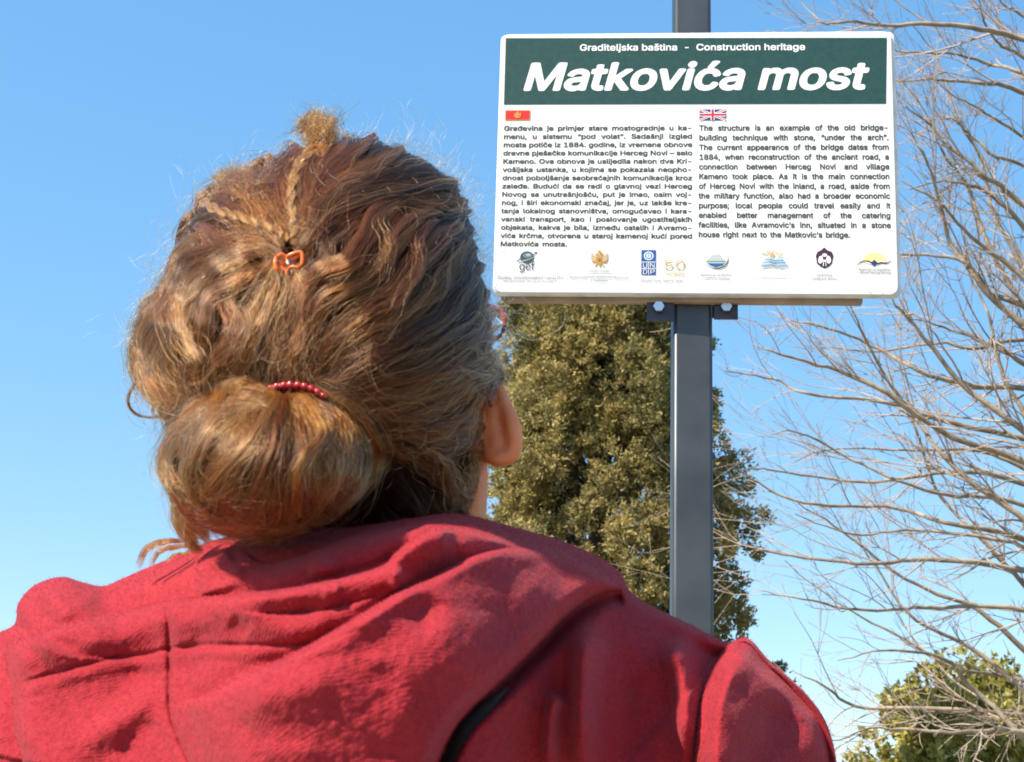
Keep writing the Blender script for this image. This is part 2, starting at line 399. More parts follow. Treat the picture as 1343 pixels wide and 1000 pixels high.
E.ell(850.7, 336, 6.4, 5.6, (.75, .8, .85)); E.ell(850.7, 336, 5, 4.3, BLUE); E.ell(850.7, 336, 3.6, 3.2, (.7, .76, .84)); E.line([(846, 336), (855.5, 336)], .5, BLUE, 3); E.line([(850.7, 332), (850.7, 340)], .5, BLUE, 3)
E.line([(841.5, 344.2), (860, 344.2)], .9, WHT, 3); E.line([(841.5, 352.8), (860, 352.8)], .9, WHT, 3); E.line([(850.7, 344), (850.6, 361)], .9, WHT, 3)
for ch, x, y in (('U', 843.3, 351.6), ('N', 852.8, 351.6), ('D', 843.3, 360), ('P', 853, 360)): E.text(ch, x, x + 5.6, y, 6, WHT)
OC = (.62, .46, .22)
E.text('50', 871, 898, 353, 11.5, OC); E.text('YEARS', 872, 896.5, 361.5, 6.2, OC); E.text('Osna\u017eeni \u017eivoti. Otporne nacije.', 840, 896.5, 370, 3, (.1, .1, .1)); E.build('blue_grid_logo')
E = Emblem(); GR = (.25, .27, .28)
E.ell(939, 340, 16.2, 12.2, (.55, .57, .57)); E.ell(939.3, 339.6, 15, 11.2, WHT)
E.poly([(926, 343), (932, 337), (936, 334), (939, 335), (943, 333), (951, 342.5)], (.48, .50, .50)); E.line([(926.5, 343.3), (952, 343.3)], 1.5, (.12, .30, .16), 3)
E.poly([(928, 346), (951, 346), (947, 349), (939, 351), (932, 349)], (.03, .10, .30)); E.line([(927, 345), (952, 345)], .8, (.30, .48, .6), 3)
E.line([(955, 341), (952, 348), (944, 352), (934, 352)], [.6, 1.6, 1.6, .6], DK)
E.text('AGENCIJA ZA RAZVOJ', 919, 960, 362.4, 2.8, DK, .01); E.text('I ZA\u0160TITU ORJENA', 921.5, 957, 367.2, 2.8, DK, .01); E.build('mountain_logo')
E = Emblem()
E.ell(1012.8, 335.5, 3.6, 3.2, (.62, .36, .12))
for k in range(14):
    a = rad(180 + k * 14); E.line([(1012.8 + 6 * math.cos(a), 335 + 4.5 * math.sin(a)), (1012.8 + (11 + k % 3 * 3) * math.cos(a), 335 + (7 + k % 2 * 2) * math.sin(a))], .8, (.66, .55, .36), 3)
for k in range(6): E.line([(1004 - k * 1.3, 339.5 + k * 1.9), (1010, 338.6 + k * 1.9), (1017, 340.2 + k * 1.9), (1026 + k * 1.5, 339.3 + k * 1.9)], 1.1, ((.12, .30, .50) if k % 2 else (.35, .52, .66)), 12)
E.line([(998, 350.5), (1012, 348.5), (1028, 351.5)], .9, (.32, .34, .4), 10)
E.text('TURISTI\u010cKA ORGANIZACIJA', 983, 1046, 362.8, 2.7, (.38, .42, .5)); E.text('HERCEG NOVI', 998, 1031, 367.6, 2.7, (.38, .42, .5)); E.build('sun_and_waves_logo')
E = Emblem(); PU = (.055, .012, .045)
E.poly([(1072, 331), (1077, 328.5), (1081, 325), (1085, 328.5), (1091, 331), (1093, 336), (1091, 346), (1087, 350), (1081.5, 352.5), (1076, 350), (1071.5, 346), (1070, 336)], PU)
E.ell(1076.2, 341, 3.1, 5.2, WHT, rot=8); E.ell(1086.6, 341, 3.1, 5.2, WHT, rot=-8); E.poly([(1079.8, 341), (1083, 341), (1083.8, 349.5), (1079, 349.5)], WHT)
E.ell(1081.4, 335, 3.4, 2.2, WHT); E.poly([(1080.4, 344), (1082.4, 344), (1082.6, 349.5), (1080.2, 349.5)], PU)
E.text('OP\u0160TINA', 1071, 1091.5, 363, 2.9, DK, .01); E.text('HERCEG NOVI', 1065.5, 1098, 367.6, 2.9, DK, .01); E.build('crest_logo')
E = Emblem()
E.ell(1147, 344.5, 15.5, 12.5, (.80, .70, .28), 180, 360); E.poly([(1132, 343), (1140, 341.8), (1147, 346), (1154, 341.8), (1162, 343.6), (1158, 345), (1147, 349), (1136, 345)], (.8, .78, .6))
E.line([(1124, 348), (1130, 343.5), (1138, 343), (1147, 346.5), (1156, 345), (1163, 345.5), (1169, 342)], [.5, 1.4, 1.8, 2.6, 1.8, 1.4, .5], (.09, .02, .03))
E.poly([(1141.5, 345.5), (1146.5, 341), (1151.5, 345.5), (1146.5, 350)], (.03, .03, .16))
E.text('Agencija za izgradnju', 1126, 1167.5, 355.2, 3, DK, .01); E.text('i razvoj Herceg Novog', 1125.5, 1168, 359.2, 3, DK, .01); E.build('yellow_sun_logo')
# chips in the enamel along the lower edge and right side
E = Emblem()
for k in range(16):
    x, y = (1150 + RNG.uniform(-22, 26), 383 + RNG.uniform(-2, 2)) if k < 6 else (1177 + RNG.uniform(-2, 3), RNG.uniform(60, 370))
    E.ell(x, y, RNG.uniform(.3, .9), RNG.uniform(.4, 1.6), (.30, .27, .24), n=6)
E.build('paint_chips')['kind'] = 'stuff'
bpy.data.objects.remove(fo); bpy.data.curves.remove(fc)

# ---- batten, post, brackets
def box(name, c, hx, hy, hz, m, parent, X=SX, Z=SU, Nn=SN, bevel=.0):
    V = [np.asarray(c) + X * sx * hx + Nn * sy * hy + Z * sz * hz for sx in (-1, 1) for sy in (-1, 1) for sz in (-1, 1)]
    o = mesh(name, V, [(0, 1, 3, 2), (4, 6, 7, 5), (0, 4, 5, 1), (2, 3, 7, 6), (0, 2, 6, 4), (1, 5, 7, 3)], m, parent, smooth=False)
    if bevel:
        b = o.modifiers.new('bevel', 'BEVEL'); b.width = bevel; b.segments = 2
    return o
bl = S([664, 1134], [391, 391])
bcx = float(bl[:, 0].mean()); bhw = float((bl[1, 0] - bl[0, 0]) / 2)
box('batten', SW(np.array([bcx, v0 + .004]), -.0375), bhw, .011, .013, wood, sign, bevel=.0015)
box('batten', SW(np.array([bcx, v1 - .03]), -.0375), bhw, .011, .013, wood, sign, bevel=.0015)
pt = rounded_rect(-.0385, -.0395, .0385, .0395, .008, 8)
pts3 = []; PX_ = np.array([math.cos(rad(-2.2)), math.sin(rad(-2.2)), 0])
for z in (0, 3.35):
    for (a, b) in pt: pts3.append(np.array([POSTX, 2.8595, z]) + PX_ * a + np.array([-PX_[1], PX_[0], 0]) * b)
k = len(pt); Fc = [(b, (b + 1) % k, k + (b + 1) % k, k + b) for b in range(k)] + [tuple(range(k, 2 * k)), tuple(range(k))[::-1]]
pob = mesh('post', pts3, Fc, steel, sign, smooth=False)
for p_ in pob.data.polygons: p_.use_smooth = len(p_.vertices) == 4 and p_.area < .012
Zv = np.array([0, 0, 1.]); Ys = -np.array([-SX[1], SX[0], 0])
cp = P(910, 404, 2.815)
for s, px0, px1, py1 in ((-1, 848.5, 883.5, 418.5), (1, 936.5, 967.5, 416)):
    a, b = P([px0, px1], [398, 398], 2.818); c = P(px0, py1, 2.818)
    mid = (a + b) / 2; mid[2] = (a[2] + c[2]) / 2 + .008
    br = box('bracket', mid, np.linalg.norm(b - a) / 2, .0035, abs(a[2] - c[2]) / 2 + .012, dark_steel, sign, X=SX, Z=Zv, Nn=Ys, bevel=.001)
    bpos = P(864 if s < 0 else 953, 401, 2.80)
    ring = [bpos + SX * .011 * math.cos(a_) + Zv * .011 * math.sin(a_) for a_ in np.radians(np.arange(0, 360, 60))]
    V = ring + [r + Ys * .010 for r in ring]; V2 = [bpos + Ys * .013]
    V = [v - Ys * .012 for v in ring] + [v - Ys * .002 for v in ring]
    bo = mesh('bolt', V, [(i, (i + 1) % 6, 6 + (i + 1) % 6, 6 + i) for i in range(6)] + [tuple(range(6, 12)), tuple(range(6))[::-1]], zinc, sign, smooth=False)
box('clamp_band', P(910, 405, 2.905) + np.array([0, 0, 0]), .085, .004, .02, dark_steel, sign, X=SX, Z=Zv, Nn=Ys, bevel=.001)
box('clamp_band', np.array([POSTX, 2.905, 2.78]), .085, .004, .02, dark_steel, sign, X=SX, Z=Zv, Nn=Ys, bevel=.001)

# ================================================================== the person
pbase = P(470, 500, .93); pbase = (float(pbase[0]), .95, 0.)
person = thing('person', pbase, 'person from behind in red hooded sweatshirt, brown hair in a low bun', 'person')
PX = .00049    # metres per photo pixel at the person's distance

# ---- hoodie: radial sheet about a point low in the back, folds laid as creases and ridges
def crease(x, y, pts, T, wd, L, fade=.08, n=90):
    p = catmull(pts, n); a, b = p[:-1], p[1:]
    best = np.full(x.shape, 1e9); sg = np.zeros(x.shape); tt = np.zeros(x.shape)
    for i in range(len(a)):
        d = b[i] - a[i]; l2 = d @ d; rx, ry = x - a[i, 0], y - a[i, 1]
        u = np.clip((rx * d[0] + ry * d[1]) / l2, 0, 1); ex, ey = rx - u * d[0], ry - u * d[1]
        dd = ex * ex + ey * ey; m = dd < best
        best = np.where(m, dd, best); sg = np.where(m, d[0] * ry - d[1] * rx, sg); tt = np.where(m, (i + u) / len(a), tt)
    d = np.sqrt(best) * np.sign(sg)
    Tt = T * 1. if np.isscalar(T) else np.interp(tt, np.linspace(0, 1, len(T)), T)
    f = sstep(tt / fade) * sstep((1 - tt) / fade)
    return d, Tt * f, tt
def step_fold(x, y, pts, T, wd, L, fade=.08):
    d, Tt, _ = crease(x, y, pts, T, wd, L, fade)
    q = np.clip(d / wd, 0, 1); Tt = Tt * 1.75; L = L * .8
    return np.where(d > 0, Tt * np.sqrt(1 - (1 - q) ** 2) * np.exp(-(np.maximum(d - wd, 0) / L) ** 2), -.12 * Tt * np.exp(-(d / 12) ** 2))
def ridge(x, y, pts, T, wd, fade=.3):
    d, Tt, _ = crease(x, y, pts, T, wd, 0, fade); return 1.25 * Tt * np.exp(-(d / wd) ** 2)
SIL = [(-235, 1560), (-225, 1300), (-205, 1050), (-160, 930), (-90, 862), (-30, 838), (8, 826), (21, 815), (24, 792), (45, 768), (80, 757), (108, 764), (135, 769), (165, 757), (200, 742), (235, 728), (262, 715), (292, 706),
       (340, 700), (400, 692), (470, 685), (530, 676), (575, 672), (615, 676), (650, 685), (690, 696), (740, 711), (785, 731), (812, 750), (827, 776), (856, 796), (883, 809), (910, 822), (938, 836),
       (956, 843), (972, 837), (986, 841), (1009, 867), (1026, 881), (1058, 911), (1079, 939), (1090, 966), (1097, 1000), (1105, 1080), (1112, 1300), (1090, 1680), (940, 1740), (700, 1760), (455, 1765), (200, 1760), (-50, 1740), (-215, 1680), (-235, 1560)]
CX, CY = 455., 1420.
_p = catmull(SIL, 1800); sa = np.arctan2(_p[:, 1] - CY, _p[:, 0] - CX); sr = np.hypot(_p[:, 0] - CX, _p[:, 1] - CY)
NA = 1000
ang = np.concatenate([np.linspace(rad(-160), rad(-25), NA, endpoint=False), np.linspace(rad(-25), rad(200), 150)])
R = np.interp(ang, sa, sr, period=2 * math.pi)
rho = np.concatenate([np.linspace(0.0, .36, 14, endpoint=False), np.linspace(.36, .94, 190, endpoint=False), 1 - .06 * (1 - np.linspace(0, 1, 44)) ** 1.7])
AA, RR = np.meshgrid(ang, rho, indexing='ij')
hx = CX + R[:, None] * RR * np.cos(AA); hy = CY + R[:, None] * RR * np.sin(AA)
edge = (1 - RR) * R[:, None]
YE = 1.0
def hoodie_depth(x, y, e):
    mid = np.exp(-(np.abs(x - 470) / 215) ** 4)
    b = (.125 - .03 * mid) * (1 - (1 - np.clip(e / 300, 0, 1)) ** 2) ** .5
    b = b - .05 * (np.clip(np.abs(x - 420) / 640, 0, 1)) ** 2.2
    h = 0
    # stacked rolls of the hood, from the neck down
    h += step_fold(x, y, [(310, 716), (346, 740), (384, 733), (420, 719), (468, 699), (519, 684), (560, 676), (600, 674)], [.006, .010, .014, .014, .012], 20, 38)
    h += step_fold(x, y, [(-10, 862), (20, 842), (80, 821), (144, 806), (218, 789), (256, 784), (352, 776), (420, 763), (451, 757), (502, 741), (517, 727), (538, 710), (566, 693), (604, 688), (655, 692), (730, 716)],
                   [.010, .015, .017, .017, .016, .019, .020, .020, .012], 11, 50)
    h += step_fold(x, y, [(224, 928), (272, 910), (304, 891), (352, 872), (400, 849), (468, 810), (519, 779), (563, 759), (618, 731), (672, 719), (745, 721)], [.010, .016, .02, .02, .018, .012, .005], 14, 150)
    # outer edge of the hood over the back (high side on the left)
    h += step_fold(x, y, [(545, 1120), (570, 1010), (600, 948), (650, 898), (700, 850), (745, 805), (785, 779), (832, 772)][::-1], [.024, .031, .038, .041, .041, .041], 22, 420, .02)
    # left edge of the hood over the sleeve
    h += step_fold(x, y, [(20, 818), (10, 845), (10, 875), (17, 905), (19, 952), (30, 1000), (45, 1100)][::-1], .014, 26, 90)
    # sleeve set into the shoulder
    h += step_fold(x, y, [(915, 1120), (912, 1010), (914, 960), (920, 915), (931, 885), (945, 858), (964, 836)], .016, 42, 90)
    # collar seam
    h += step_fold(x, y, [(262, 786), (257, 765), (258, 748), (270, 725), (296, 708)], .006, 14, 40)
    h += ridge(x, y, [(552, 1130), (578, 1016), (608, 955), (658, 905), (707, 858), (750, 814), (788, 790), (822, 784)], [-.034, -.034, -.034, -.030, -.026, -.022, -.012], 9, .04)
    h += step_fold(x, y, [(300, 800), (360, 806), (420, 802), (470, 790), (520, 770)], .006, 20, 30, .3)
    # seams
    d, T, _ = crease(x, y, [(217, 786), (221, 820), (222, 860), (223, 930), (234, 968), (250, 1005), (270, 1080)], .0035, 0, 0, .02); h -= T * np.exp(-(d / 3.0) ** 2) - .6 * T * np.exp(-(np.abs(d) - 11) ** 2 / 50)
    d, T, _ = crease(x, y, [(10, 903), (64, 885), (144, 864), (192, 858), (221, 851), (272, 846), (352, 846), (420, 842), (480, 822)], .0030, 0, 0, .08); h -= T * np.exp(-(d / 3.0) ** 2) - .7 * T * np.exp(-(d - 12) ** 2 / 60)
    # soft ridges
    for pts, T, wd in (([(781, 812), (770, 850), (765, 900), (764, 960), (766, 1060)], .038, 19), ([(872, 838), (888, 860), (900, 900), (903, 960), (903, 1060)], .030, 19), ([(735, 905), (727, 925), (722, 960), (720, 1050)], .022, 12),
                       ([(840, 870), (838, 940), (838, 1040)], -.007, 22), ([(690, 930), (680, 1000), (676, 1060)], -.004, 20),
                       ([(45, 762), (62, 776), (82, 800), (100, 822)], .007, 15), ([(40, 775), (50, 800), (66, 822)], -.006, 14), ([(120, 778), (140, 795), (170, 800)], -.005, 18),
                       ([(200, 742), (190, 765), (170, 785)], .004, 14), ([(208, 880), (182, 925), (140, 960), (90, 975)], .006, 20), ([(188, 868), (172, 900), (140, 930)], -.004, 22), ([(205, 940), (180, 965), (150, 1000)], -.003, 20),
                       ([(540, 830), (556, 805), (575, 780)], -.004, 20), ([(490, 870), (500, 910), (470, 945)], -.0025, 26),
                       ([(640, 790), (600, 850), (540, 920), (470, 990)], .005, 46), ([(330, 800), (380, 806), (430, 800)], -.004, 16), ([(250, 800), (240, 830), (250, 850)], .003, 16), ([(300, 812), (330, 830)], -.003, 12),
                       ([(516, 742), (520, 762), (512, 775)], .006, 9), ([(400, 740), (425, 745), (445, 738)], .006, 14), ([(285, 735), (300, 745), (330, 752)], .004, 14), ([(420, 780), (450, 774)], .004, 12),
                       ([(1000, 905), (1012, 950), (990, 1000), (965, 1060)], -.014, 30), ([(1062, 915), (1070, 960), (1062, 1020)], .008, 22), ([(965, 862), (948, 900), (938, 960)], .006, 18),
                       ([(300, 940), (380, 905), (470, 880)], .005, 26), ([(280, 990), (360, 1000), (440, 1000)], .004, 30), ([(660, 800), (700, 780), (740, 770)], .004, 24), ([(100, 850), (150, 838), (200, 828)], .003, 14), ([(60, 850), (110, 842)], -.002, 10)):
        h += ridge(x, y, pts, T, wd)
    dr, _, _ = crease(x, y, [(832, 772), (785, 779), (745, 805), (700, 850), (650, 898), (600, 948), (570, 1010), (545, 1120)], 1., 0, 0, n=40)
    d8, _, _ = crease(x, y, [(915, 1120), (912, 1010), (914, 960), (920, 915), (931, 885), (945, 858), (964, 836)], 1., 0, 0, n=40)
    h -= .040 * sstep(-dr / 190) * sstep(-d8 / 30 + 1.0) * (dr < 0)          # the back turns away towards the sleeve
    # thick fleece never lies quite flat
    h += .0016 * vnoise(x / 46, y / 38, 3.3) + .0009 * vnoise(x / 19, y / 17, 7.1) + .0004 * vnoise(x / 8, y / 8, 9.)
    h = h * sstep(np.clip(e / 26, 0, 1)) 
    return YE - .075 * mid - b - h
hY = hoodie_depth(hx, hy, edge)
back = P(hx, hy, hY)
fr = np.linspace(0, 1, 34)[1:]                    # the front half closes the garment
ff_r = 1 - fr ** 1.6
fx = CX + R[:, None] * ff_r[None] * np.cos(ang)[:, None]; fy = CY + R[:, None] * ff_r[None] * np.sin(ang)[:, None]
frontV = P(fx, fy + 30 * np.sin(math.pi * fr)[None], YE - .075 * np.exp(-(np.abs(fx - 470) / 215) ** 4) * (ff_r[None]) ** 3 + .15 * np.sqrt(1 - ff_r[None] ** 2))
allV = np.concatenate([back, frontV], 1); na, nr = allV.shape[:2]
idx = np.arange(na * nr).reshape(na, nr)
quads = np.stack([idx[:-1, :-1], idx[:-1, 1:], idx[1:, 1:], idx[1:, :-1]], -1).reshape(-1, 4)
fullx = np.concatenate([hx, fx], 1); fully = np.concatenate([hy, fy], 1); isback = np.zeros((na, nr), bool); isback[:, :hx.shape[1]] = True
dE1, _, _ = crease(fullx, fully, [(540, 1700), (545, 1120), (570, 1010), (600, 948), (650, 898), (700, 850), (745, 805), (785, 779), (834, 770), (900, 740)], 1., 0, 0)
dE8, _, _ = crease(fullx, fully, [(915, 1700), (915, 1120), (912, 1010), (914, 960), (920, 915), (931, 885), (945, 858), (964, 836), (970, 700)], 1., 0, 0)
dL, _, _ = crease(fullx, fully, [(45, 1700), (45, 1100), (30, 1000), (19, 952), (17, 905), (10, 875), (10, 845), (20, 818), (0, 700)], 1., 0, 0)
region = np.zeros((na, nr), int)
region[(dE1 < 0) & (dL > 0)] = 1
# step_fold's high side is positive: travelling upwards the right-hand side is positive
region[dE8 > 0] = 2; region[dL < 0] = 3
reg_q = region.reshape(-1)[quads]; reg_f = np.max(reg_q, 1)
hm = mat('red_fleece', (.30, .018, .030), .92, spec=.25)
def build_fleece(m):
    t = m.node_tree; b = t.nodes['Principled BSDF']
    b.inputs['Sheen Weight'].default_value = .15; b.inputs['Sheen Roughness'].default_value = .45; b.inputs['Sheen Tint'].default_value = (1., .45, .5, 1)
    tc = t.nodes.new('ShaderNodeTexCoord')
    def nz(scale, det=2):
        n = t.nodes.new('ShaderNodeTexNoise'); n.inputs['Scale'].default_value = scale; n.inputs['Detail'].default_value = det
        t.links.new(tc.outputs['Object'], n.inputs['Vector']); return n
    n1, n2, n3 = nz(900), nz(330, 3), nz(14, 3)
    wv = t.nodes.new('ShaderNodeTexWave'); wv.wave_type = 'BANDS'; wv.bands_direction = 'DIAGONAL'; wv.inputs['Scale'].default_value = 190; wv.inputs['Distortion'].default_value = .6; wv.inputs['Detail'].default_value = 1
    mp = t.nodes.new('ShaderNodeMapping'); mp.inputs['Rotation'].default_value = (0, rad(62), 0); t.links.new(tc.outputs['Object'], mp.inputs['Vector']); t.links.new(mp.outputs[0], wv.inputs['Vector'])
    def mth(op, a, b_):
        q = t.nodes.new('ShaderNodeMath'); q.operation = op
        for i, v in enumerate((a, b_)):
            if isinstance(v, (int, float)): q.inputs[i].default_value = v
            else: t.links.new(v, q.inputs[i])
        return q.outputs[0]
    hgt = mth('ADD', mth('ADD', mth('MULTIPLY', n1.outputs['Fac'], .6), mth('MULTIPLY', n2.outputs['Fac'], .9)), mth('MULTIPLY', wv.outputs['Fac'], .14))
    bp = t.nodes.new('ShaderNodeBump'); bp.inputs['Strength'].default_value = .9; bp.inputs['Distance'].default_value = .0011
    t.links.new(hgt, bp.inputs['Height']); t.links.new(bp.outputs[0], b.inputs['Normal'])
    r = t.nodes.new('ShaderNodeValToRGB'); r.color_ramp.elements[0].position = .3; r.color_ramp.elements[1].position = .72
    r.color_ramp.elements[0].color = (.250, .010, .018, 1); r.color_ramp.elements[1].color = (.37, .025, .034, 1)
    t.links.new(mth('ADD', mth('MULTIPLY', n2.outputs['Fac'], .6), mth('MULTIPLY', n3.outputs['Fac'], .4)), r.inputs['Fac']); t.links.new(r.outputs[0], b.inputs['Base Color'])
build_fleece(hm)
Vall = allV.reshape(-1, 3)
def sub(mask, name, parent):
    q = quads[mask]; u, inv = np.unique(q, return_inverse=True)
    return mesh(name, Vall[u], inv.reshape(-1, 4), hm, parent)
hoodie = sub(reg_f == 0, 'sweatshirt', person)
sub(reg_f == 1, 'hood', hoodie); sub(reg_f == 2, 'sleeve', hoodie); sub(reg_f == 3, 'sleeve', hoodie)

def fuzz_on(q, n, rng, parent):
    a, b, c, d = (Vall[q[:, i]] for i in range(4)); nrm = np.cross(c - a, d - b); ar = np.linalg.norm(nrm, axis=1); nrm /= ar[:, None] + 1e-12
    ctr = (a + c) / 2; vis = ((CAM - ctr) * nrm).sum(1); nrm = nrm * np.sign(vis)[:, None]; ok = ctr[:, 2] > 1.12
    k = rng.choice(len(q), n, p=(ar * ok) / (ar * ok).sum()); u, v = rng.random((2, n, 1))
    p = (a[k] * (1 - u) + b[k] * u) * (1 - v) + (d[k] * (1 - u) + c[k] * u) * v; dr = nrm[k] + rng.normal(0, .75, (n, 3)); dr /= np.linalg.norm(dr, axis=1, keepdims=True)
    L = rng.gamma(2, .00045, (n, 1)).clip(.0003, .0025); d2 = dr + rng.normal(0, .6, (n, 3)); return np.stack([p - nrm[k] * .0002, p + dr * L * .5, p + (dr + d2) * .5 * L], 1)
FUZZ = quads[reg_f < 9][(np.arange((reg_f < 9).sum()) >= 0)]; FUZZ = FUZZ[isback.reshape(-1)[FUZZ].all(1)]
fz_ = fuzz_on(FUZZ, 110000, np.random.default_rng(4), hoodie)
fm = mat('fleece_fibre', (.40, .030, .045), .8, spec=.2)

# black strap that runs in the gap under the hood
strap_m = noise_mat('black_webbing', (.006, .006, .007), (.012, .012, .014), 300, .8, .3, 900)
cl = catmull([(668, 900), (640, 926), (606, 962), (586, 992), (568, 1040), (556, 1100)], 30); tn = np.gradient(cl, axis=0); tn /= np.linalg.norm(tn, axis=1, keepdims=True); nn = np.stack([-tn[:, 1], tn[:, 0]], 1)
wdt = np.interp(np.linspace(0, 1, 30), [0, .25, 1], [1, 9, 15])[:, None]
lv = []
for off, dy in ((-1, .0), (1, -.001), (1, .004), (-1, .004)):
    q = cl - nn * wdt * off
    yy = np.interp(np.linspace(0, 1, 30), [0, 1], [.918, .880]) + dy
    lv.append((q, yy))
e_ = lambda q: (q[:, 0], q[:, 1])
lv3 = []
for (q, yy), o_ in zip(lv, (0, 0, .003, .003)):
    ee = np.interp(np.arctan2(q[:, 1] - CY, q[:, 0] - CX), ang[:NA], R[:NA]) - np.hypot(q[:, 0] - CX, q[:, 1] - CY)
    lv3.append(P(q[:, 0], q[:, 1], np.minimum(hoodie_depth(q[:, 0] + 14, q[:, 1] + 8, ee) - .002 + o_, 2)))
SV = np.stack(lv3, 1).reshape(-1, 3); SF = [(i * 4 + a, i * 4 + (a + 1) % 4, (i + 1) * 4 + (a + 1) % 4, (i + 1) * 4 + a) for i in range(29) for a in range(4)]
mesh('shoulder_strap', SV, SF, strap_m, person)

# ---- body: head, face, ears, neck in one remeshed surface
skin = noise_mat('skin', (.74, .20, .07), (.82, .28, .11), 30, .5, .12, 900, dist=.0004)
sb = skin.node_tree.nodes['Principled BSDF']; sb.inputs['Subsurface Weight'].default_value = .35; sb.inputs['Subsurface Radius'].default_value = (.012, .004, .002); sb.inputs['Subsurface Scale'].default_value = 1.3
bmh = bmesh.new()
def ell(c, r, rot=None, seg=24):
    mtx = Matrix.Translation(Vector(c)) @ (rot or Matrix.Identity(4)) @ Matrix.Diagonal(Vector((*r, 1)))
    bmesh.ops.create_uvsphere(bmh, u_segments=seg, v_segments=seg // 2 + 2, radius=1, matrix=mtx)
def chain(pts, rs, n=20):
    p = catmull(pts, n); r = np.interp(np.linspace(0, 1, n), np.linspace(0, 1, len(rs)), rs)
    for a, b in zip(p, r): ell(a, (b, b, b), seg=14)
HC = P(468, 430, .945)                          # skull centre
hx0, hy0, hz0 = HC
ell((hx0, hy0, hz0), (.080, .094, .108)); ell((hx0, hy0 + .035, hz0 - .055), (.062, .066, .070)); ell((hx0, hy0 + .068, hz0 - .098), (.030, .026, .022))
ell((hx0, hy0 + .108, hz0 - .035), (.013, .022, .014)); chain([(hx0, hy0 + .093, hz0 + .012), (hx0, hy0 + .104, hz0 - .012), (hx0, hy0 + .115, hz0 - .033)], [.008, .009, .011], 8)
ell((hx0, hy0 + .088, hz0 - .068), (.024, .014, .006)); ell((hx0, hy0 + .086, hz0 - .077), (.020, .014, .007))
for s in (-1, 1):
    ell((hx0 + s * .042, hy0 + .062, hz0 - .042), (.026, .024, .026)); ell((hx0 + s * .032, hy0 + .086, hz0 + .018), (.024, .012, .008)); ell((hx0 + s * .008, hy0 + .106, hz0 - .040), (.007, .009, .007))
nk = P(505, 660, .972)
chain([(nk[0], nk[1] + .012, hz0 - .06), (nk[0], nk[1], nk[2]), (nk[0] - .004, nk[1] + .01, nk[2] - .08)], [.054, .052, .056], 14)
chain([P(598, 560, .955), P(602, 640, .965), P(590, 700, .97), P(560, 760, .98)], [.020, .019, .022, .03], 14)
ell((nk[0] - .01, 1.0, nk[2] - .18), (.13, .05, .07)); ell((nk[0] - .01, .99, nk[2] - .33), (.15, .09, .18))
# ears: helix rim, lobe and the bowl behind
EY = .948
for s in (1, -1):
    def ep(x, y, Y):
        q = P(x, y, Y)
        if s < 0: q[0] = 2 * hx0 - q[0] + .030
        return q
    chain([ep(640, 492, EY + .012), ep(652, 508, EY + .008), ep(663, 532, EY + .001), ep(672, 557, EY - .004), ep(675, 580, EY - .004), ep(670, 597, EY - .003), ep(656, 603, EY - .004), ep(645, 600, EY - .002), ep(638, 590, EY + .004)],
          [.0035, .0044, .0048, .0056, .0056, .0054, .0052, .0048, .004], 40)
    chain([ep(636, 505, EY + .006), ep(645, 540, EY + .004), ep(648, 568, EY + .004), ep(640, 585, EY + .004)], [.004, .0056, .0060, .005], 22)
    chain([ep(646, 560, EY + .005), ep(652, 585, EY + .004), ep(655, 594, EY + .003)], [.0075, .009, .0085], 10)
    chain([ep(650, 520, EY + .009), ep(660, 560, EY + .008), ep(660, 585, EY + .006)], [.003, .0036, .004], 14)
tmp = bpy.data.meshes.new('tmp'); bmh.to_mesh(tmp); bmh.free()
to = bpy.data.objects.new('tmp', tmp); link(to)
rm = to.modifiers.new('r', 'REMESH'); rm.mode = 'VOXEL'; rm.voxel_size = .0020
sm = to.modifiers.new('s', 'SMOOTH'); sm.iterations = 2; sm.factor = .5
bpy.context.view_layer.update()
ev = to.evaluated_get(bpy.context.evaluated_depsgraph_get()); bm2 = bpy.data.meshes.new_from_object(ev)
bpy.data.objects.remove(to)
bo = bpy.data.objects.new('body', bm2); link(bo, person); bm2.transform(Matrix.Translation(-Vector(pbase))); bm2.materials.clear(); bm2.materials.append(skin)
bm2.polygons.foreach_set('use_smooth', np.ones(len(bm2.polygons), bool))
# trousers and shoes (below the frame)
jm = noise_mat('dark_denim', (.02, .03, .06), (.035, .05, .09), 60, .9, .3, 500)
lm = mat('dark_leather', (.03, .025, .02), .5)
pth = []
for s in (-1, 1):
    pth.append(catmull([(pbase[0] + s * .085, .985, .99), (pbase[0] + s * .10, .99, .75), (pbase[0] + s * .10, .98, .48), (pbase[0] + s * .11, 1.0, .06)], 24))
tv, tf = tubes(np.array(pth), np.tile(np.interp(np.linspace(0, 1, 24), [0, .15, .5, 1], [.125, .115, .078, .062]), (2, 1)), 20); mesh('trousers', tv, tf, jm, person)
for s in (-1, 1):
    b_ = bmesh.new(); bmesh.ops.create_uvsphere(b_, u_segments=20, v_segments=12, radius=1, matrix=Matrix.Translation((pbase[0] + s * .115, 1.05, .035)) @ Matrix.Diagonal((.052, .14, .06, 1)))
    for v in b_.verts: v.co.z = max(v.co.z, .0045)
    vv = [tuple(v.co) for v in b_.verts]; fq = [tuple(v.index for v in f.verts) for f in b_.faces]; b_.free(); mesh('shoe', vv, fq, lm, person)

